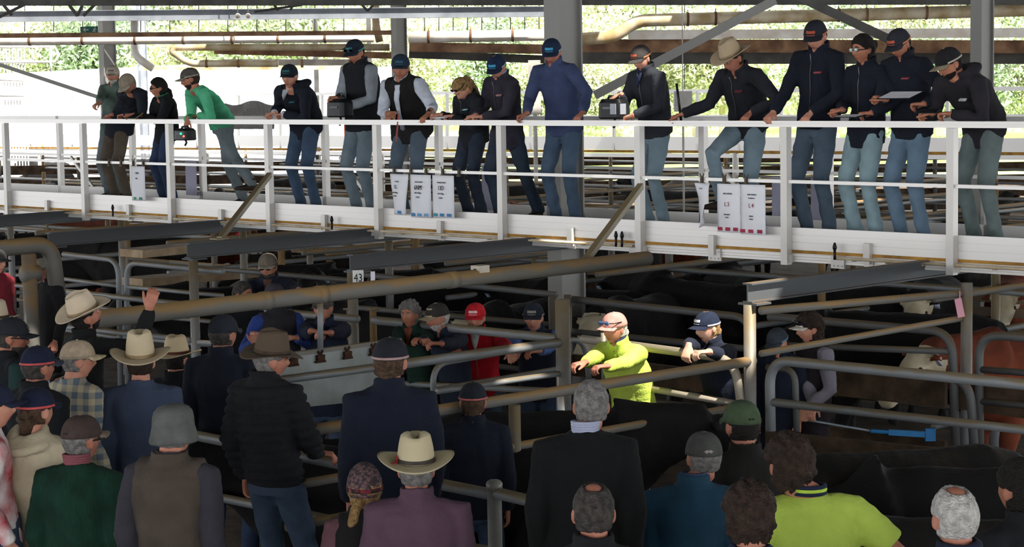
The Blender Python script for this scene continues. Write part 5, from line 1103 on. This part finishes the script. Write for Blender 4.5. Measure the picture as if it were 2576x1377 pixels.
cow(2600, 285, 62, 'red-brown cow with a white face lowered beyond the pink tag', pose='level', hide='red', face='white', sc=1.08, group='white-faced red cattle')
cow(2350, 226, 20, 'cow with a pale face under the right part of the catwalk', face='white', sc=1.08, group='white-faced cattle')
cow(2560, 220, 20, 'white-faced cow at the right edge under the catwalk', face='white', hide='red', group='white-faced red cattle')
cow(1600, 236, 25, 'black cow with a pale face left of the large black cow', face='white', sc=1.05, group='white-faced cattle')
cow(1300, 232, 30, 'black cow with a pale face between the red cap and the navy cap', face='white', sc=1.0, group='white-faced cattle')
cow(1180, 212, 75, 'black cow standing above the red cap beyond the lane', sc=1.1)
cow(1060, 206, 80, 'black cow above the curly grey hair', face='tan', sc=1.05)
cow(930, 205, 100, 'black cow behind the 43 sign', sc=1.1)
cow(840, 212, 10, 'black cow facing the lane left of the 43 sign', pose='up', sc=1.05)
cow(560, 215, 60, 'black cow left of the bearded man in sunglasses', face='tan')
cow(1010, 235, 120, 'black cow deep in shade behind the lane rails', sc=1.0)
cow(1460, 222, 130, 'black cow half hidden by the broad column')
cow(350, 165, 100, 'black cow under the catwalk between the two rounded gates', sc=1.1)
cow(220, 162, 80, 'black cow under the catwalk above the left felt hat', sc=1.1)
cow(1400, 345, -85, 'black cow beyond the brown rails before the grey-haired man', pose='level', sc=1.0)
cow(1150, 372, 100, 'black cow in the pen beyond the navy fleece', sc=.95)
cow(870, 378, 95, 'black cow in the pen right of the puffer jacket', sc=1.0)
cow(2210, 405, 75, 'black cow with dried mud on its back beyond the yellow polo shirt', hide='dark', pose='low', sc=1.05)
cow(2480, 425, 95, 'black cow at the right edge beyond the white-haired person', pose='low', sc=1.05)
cow(2330, 470, 100, 'black cow nearest the yellow polo shirt at the bottom right', hide='dark', pose='low', sc=1.02)
rr = random.Random(4); n_ = 0
for v in (4.6, 7.5, 10.7, 14.5, 18.5, 23.5):
    ua, ub = uv(onv(0, 560, v))[0], uv(onv(2600, 560, v))[0]; nn = 6
    for i in range(nn):
        u = ua + (ub - ua) * (i + rr.uniform(.15, .85)) / nn; n_ += 1
        hd__, fc__ = rr.choice((('black', 'plain'), ('black', 'plain'), ('dark', 'plain'), ('black', 'white'), ('red', 'white')))
        cow(0, 0, rr.choice((45, 60, 225, 135, -45, 100)) + rr.uniform(-15, 15), {'plain': 'plain dark', 'white': 'white-faced ' + ('red' if hd__ == 'red' else 'black')}[fc__] + ' cow in the ' + ('nearer' if v < 9 else 'middle' if v < 16 else 'farthest') + ' pens beyond the catwalk', pose=rr.choice(('low', 'level', 'up')), hide=hd__, face=fc__, sc=rr.uniform(.92, 1.05), group='cattle in the pens beyond the catwalk', P=W(u, v, 0))

# ---------------------------------------------------------------- things held, hung and left about
m_clip = mat('clip_steel', '5a5246', '3b342c', 20, .6, .5, .1)
def onrail(px): return onv(px, 445, -.07)
def clip(px, label, z=ZR - .545):
    p = W(upx(px, 430), -.065, z); g = M(); obox(g, p, DA * .012, DB * .012, UP * .03)
    for k in (1, -1): tube(g, [p + UP * .025, p + UP * .045 + DA * k * .02, p + UP * .06 + DA * k * .022], .006, 6)
    obox(g, p - UP * .032, DA * .035, DB * .008, UP * .008); return tag(obj('spring_clip', g, m_clip), label, 'clip', 'spring clips along the middle rail')
def sheet(label, xa, xb, v=-.085, z0=None, h=.42, lines=(), ink='55565c', sq=None, curl=.02, twist=0, big=None, col=m_paper, group='sale notices clipped to the catwalk', name='notice', narrow=1.0):
    ua, ub = upx(xa, 480), upx(xb, 480); z0 = (ZR - .575) if z0 is None else z0; wd = ub - ua; c = W((ua + ub) / 2, v, z0 - h); r = empty(name, c, label, 'notice', group)
    nx, nz = 8, 12; vs = []
    def pt(a, b):   # a across 0..1, b down 0..1
        k = 1 - (1 - narrow) * math.sin(b * math.pi * .6) ** 2 if narrow < 1 else 1
        return W(ua + wd * (.5 + (a - .5) * k), v - curl * math.sin(math.pi * a) * math.sin(b * 2.6) - twist * (a - .5) * b, z0 - h * b)
    for j in range(nz + 1):
        for i in range(nx + 1): vs.append(tuple(pt(i / nx, j / nz)))
    g = M(); g.add(vs, [(j*(nx+1)+i, (j+1)*(nx+1)+i, (j+1)*(nx+1)+i+1, j*(nx+1)+i+1) for j in range(nz) for i in range(nx)])
    o = obj('sheet', g, col, r, True); o.modifiers.new('s', 'SOLIDIFY').thickness = .002
    mi = mat('ink_' + ink, ink, None, 5, .8, 0, 0)
    for (b, s_, tx) in lines: text(tx, pt(.5, b) - DB * .004 - DB * curl * .3, DA, UP, s_, mi, r, sx=.85)
    if big: text(big[1], pt(.5, big[0]) - DB * .006 - DB * curl * .3, DA, UP, big[2], mat('ink_big' + big[3], big[3], None, 5, .8, 0, 0), r, sx=.8)
    if sq:
        for a, cc in sq:
            q = pt(a, .93) - DB * .005; g = M(); obox(g, q, DA * wd * .1, DB * .001, UP * .016); obj('emblem', g, mat('em_' + cc, cc, None, 5, .7, 0, 0), r)
    return r
sheet('narrow white notice with blurred green text left of the dark-haired woman', 346, 380, h=.42, lines=((.2, .035, '7 NM'), (.35, .02, '400 kg')), sq=((.3, '4a9a78'), (.7, '4a9a78')), ink='5a5c60')
sheet('curled notice reading L, leftmost of the three with blue squares', 997, 1043, h=.43, lines=((.18, .022, 'STEERS'), (.45, .022, '400-500kg'), (.53, .022, 'STEER')), big=(.31, '1L', .06, '2a2a30'), sq=((.65, '4a90c8'),), curl=.05, twist=.05, narrow=.8)
sheet('notice reading 6NM, middle of the three with blue squares', 1048, 1099, h=.45, lines=((.17, .022, 'STEER CALVES'), (.42, .026, 'AVE 360kg'), (.52, .024, 'STEER')), big=(.3, '6NM', .07, '2c2c32'), sq=((.18, '4a86b8'), (.5, '6aa4d0'), (.8, '86b8e0')), curl=.035)
sheet('notice reading 13D, rightmost of the three with blue squares', 1103, 1157, h=.44, lines=((.17, .02, 'WEANER STEERS'), (.43, .024, 'AVE 330kg'), (.53, .024, 'STEER')), big=(.3, '13D', .065, '303036'), sq=((.18, '4a9ab0'), (.5, '4a86b8'), (.8, '5a90c8')), curl=.03)
sheet('notice folded edge-on beside the raised boot', 1762, 1800, h=.4, twist=.32, curl=.03, lines=((.12, .02, 'SALE'),), ink='8a8a90')
sheet('notice with red numbers and red squares, left of a pair below the wide felt hat', 1819, 1877, h=.44, lines=((.2, .02, 'AND HEIFERS'), (.63, .018, 'WEANERS'), (.69, .018, 'STEER')), big=(.42, 'L 3', .055, '8a3a44'), sq=((.15, 'b03a50'), (.5, 'b03a50'), (.82, 'b03a50')))
sheet('notice with red numbers and red squares, right of a pair below the wide felt hat', 1878, 1940, h=.45, lines=((.2, .02, 'AND HEIFERS'), (.27, .016, 'WEANER 22'), (.63, .018, 'MIXED'), (.69, .018, 'STEER')), big=(.42, 'L 4', .055, '8a3a44'), sq=((.1, 'b03a50'), (.45, 'b03a50'), (.8, 'b03a50')))
m_lil = mat('paper_lilac', 'b4b2c6', 'a5a3b8', 2, .8, 0, 0)
for xa, xb, y0, y1, lb in ((466, 496, 405, 492, 'pale lilac notice on the rear rail right of the black jacket'), (1212, 1250, 415, 530, 'pale lilac notice on the rear rail right of the ponytailed woman'), (1942, 1982, 445, 545, 'pale lilac notice on the rear rail right of the red-lettered pair'), (2040, 2075, 450, 555, 'pale lilac notice on the rear rail between two people in jeans')):
    p = onv(xa, y0, DW - .04); q = onv(xb, y1, DW - .04); g = M(); obox(g, (p + q) / 2, DA * (uv(q)[0] - uv(p)[0]) / 2, DB * .002, UP * (p.z - q.z) / 2); tag(obj('notice', g, m_lil), lb, 'notice', 'notices on the rear rail')
for x, lb in ((1003, 'spring clip over the left corner of the L notice'), (1045, 'spring clip between the L and 6NM notices'), (1083, 'spring clip on the right of the 6NM notice'), (1125, 'spring clip above the 13D notice'), (1166, 'empty spring clip right of the 13D notice'), (1777, 'spring clip above the edge-on notice'), (1833, 'spring clip above the left red-lettered notice'), (1888, 'spring clip above the right red-lettered notice'), (286, 'empty spring clip below the bowed man, left one'), (316, 'empty spring clip below the bowed man, right one'), (347, 'spring clip on the narrow green-lettered notice'), (372, 'spring clip right of the narrow green-lettered notice')): clip(x, lb)
# recording boxes
def device(label, px, py, v, w_, h_, d_=.16, m2=None, name='recording_box', X=DA, rot=0):
    p = onv(px, py, v); r = empty(name, p - UP * h_ / 2, label, 'device'); g = M(); Xr = V(X); Yr = UP.cross(Xr)
    loft(g, [(p - UP * h_ / 2, Xr * w_ / 2, Yr * d_ / 2), (p - UP * h_ * .42, Xr * w_ * .56, Yr * d_ * .56), (p + UP * h_ * .3, Xr * w_ * .54, Yr * d_ * .54), (p + UP * h_ / 2, Xr * w_ * .42, Yr * d_ * .42)], 20, .35); obj('housing', g, m_black, r)
    g = M(); tube(g, [p - Xr * w_ * .3 + UP * h_ * .45, p - Xr * w_ * .25 + UP * h_ * .62, p + Xr * w_ * .25 + UP * h_ * .62, p + Xr * w_ * .3 + UP * h_ * .45], .014, 8); obj('handle', g, m_black, r, True)
    g = M(); tube(g, [p - UP * h_ * .45, p - UP * h_ * .7 + Xr * .02, p - UP * h_ * .95 - Xr * .01], .012, 6); obj('strap', g, m_black, r, True)
    g = M(); obox(g, p - Yr * d_ * .56 * 1.02 + UP * h_ * .05, Xr * w_ * .25, Yr * .003, UP * h_ * .05); obj('maker_strip', g, mat('strip_grey', '6a6c70', None, 5, .6, 0, 0), r)
    return r, p
device('black padded box with a handle held over the rail by the tall moustached man', 855, 272, -.02, .26, .2)
r, p = device('black box with a pale side screen held over the rail by the grey-jumpered man', 1545, 274, -.02, .26, .19)
g = M(); obox(g, p + DA * .155 + UP * .0 - DB * .05, DA * .004, DB * .04, UP * .05); obox(g, p + DA * .07 - DB * .094, DA * .035, DB * .004, UP * .05); obj('screen', g, mat('screen_grey', '9498a0', None, 5, .4, 0, 0), r)
r, p = device('black hand-held unit with green and red lights held below the rail', 466, 338, -.16, .22, .14)
for dx, dz, c in ((.03, .01, '20ff80'), (.085, -.02, 'ff4030')):
    g = M(); ell(g, p + DA * (dx + .02) + UP * dz - DB * .1, (.012, .006, .012)); obj('light', g, glow('led' + c, c, 3), r, True)
g = M(); p = onv(1712, 292, -.03); q = onv(1702, 210, -.06); tube(g, [p - (q - p) * .15, q], .012, 10); tag(obj('baton', g, m_black, smooth=True), 'short black baton upright in the reaching man\'s hand', 'stick')
g = M(); p = onv(1003, 288, -.03); q = onv(996, 358, -.12); beam(g, p, q, .014, .02); tag(obj('red_pen', g, mat('redpen', '9a4a4a', None, 5, .5, 0, 0)), 'thin red marker hanging from the white-sleeved man\'s hand', 'pen')
def flat_thing(name, label, cat, px, py, v, w_, d_, m_, tilt=.3, th=.008, extra=None):
    p = onv(px, py, v); X = DA; Y = (DB * math.cos(tilt) + UP * math.sin(tilt)); Z = X.cross(Y); r = empty(name, p, label, cat); g = M(); obox(g, p, X * w_ / 2, Y * d_ / 2, Z * th / 2); obj('board', g, m_, r)
    g = M(); obox(g, p + Z * (th / 2 + .002) * (1 if Z.z > 0 else -1), X * w_ * .45, Y * d_ * .45, Z * .001); obj('page' if extra else 'screen', g, m_paper if extra else mat('scr', '202428', None, 5, .2, 0, 0), r)
    return r
flat_thing('clipboard', 'black clipboard with pages held up by the moustached man', 'clipboard', 2265, 240, -.0, .34, .22, m_black, .25, extra=1)
flat_thing('notepad', 'notepad lying on the rail before the woman with glasses', 'paper', 2140, 292, .02, .24, .16, m_black, .1, extra=1)
flat_thing('phone', 'dark phone held flat by the bending hooded man', 'phone', 2335, 280, -.05, .2, .09, m_black, .3)
flat_thing('notebook', 'white papers on the rail under the blond woman\'s hands', 'paper', 1112, 294, -.0, .2, .14, m_paper, .15, extra=1)
flat_thing('folded_paper', 'folded buff paper in the dark-haired woman\'s hands', 'paper', 338, 292, -.06, .2, .14, mat('buff', '9a9070', '857b5e', 5, .8, 0, 0), .5, extra=None)
g = M(); p = onv(874, 335, .5); obox(g, p, DA * .02, DB * .03, UP * .12); tag(obj('orange_flag', g, mat('orange', 'e8562a', None, 5, .7, 0, 0)), 'narrow bright orange strip beside the light jeans', 'cloth')
# watches
for i, k, c in ((6, 1, m_black), (7, -1, m_black), (16, -1, m_black)):
    q = pp[i]; p = q['wr'][k]; d = (q['wr'][k] - q['el'][k]).normalized(); g = M(); tube(g, [p - d * .035, p - d * .01], .036, 12); ell(g, p - d * .022 + UP * .036, (.02, .02, .008)); obj('watch', g, c, q['root'], True)
# paddle
p = w12['wr'][-1] + w12['hd'][-1] * .08; r = empty('stock_paddle', p, 'long thin pole with a blue paddle end held low by the curly-haired woman', 'paddle')
q1 = at(2190, 1085, 318); q2 = at(2340, 1094, 318); g = M(); tube(g, [p, q1], .009, 8); obj('pole', g, mat('pole_grey', '8c98a0', None, 5, .4, .2, 0), r, True)
g = M(); tube(g, [q1, at(2235, 1088, 318)], .016, 8); beam(g, at(2235, 1088, 318), q2, .03, .045); obox(g, q2, (.04, 0, 0), (0, .02, 0), (0, 0, .05)); obj('blade', g, mat('blue_paddle', '2a7cb8', '2468a0', 5, .5, 0, 0), r)
# low timber platforms under people standing above the dirt
_done = []
for (x, y, z, f, lb) in FLOORS:
    r = empty('timber_step', V((x, y, 0)), 'low timber platform under the ' + ' '.join(lb.split()[:9]), 'platform', 'standing platforms below the crowd')
    X = V((1, 0, 0)); Y_ = V((0, 1, 0)); g = M()
    for i in range(3): obox(g, V((x, y + .0 + (i - 1) * .13 + .05, z - .0175)), X * .25, Y_ * .062, UP * .015)
    obj('tread', g, m_wood, r); g = M()
    for sx in (-1, 1): obox(g, V((x + .21 * sx, y + .05, (z - .035) / 2)), X * .02, Y_ * .17, UP * (z - .036) / 2)
    obj('bearer', g, m_wood, r)
bpy.data.scenes.remove(_tmp)
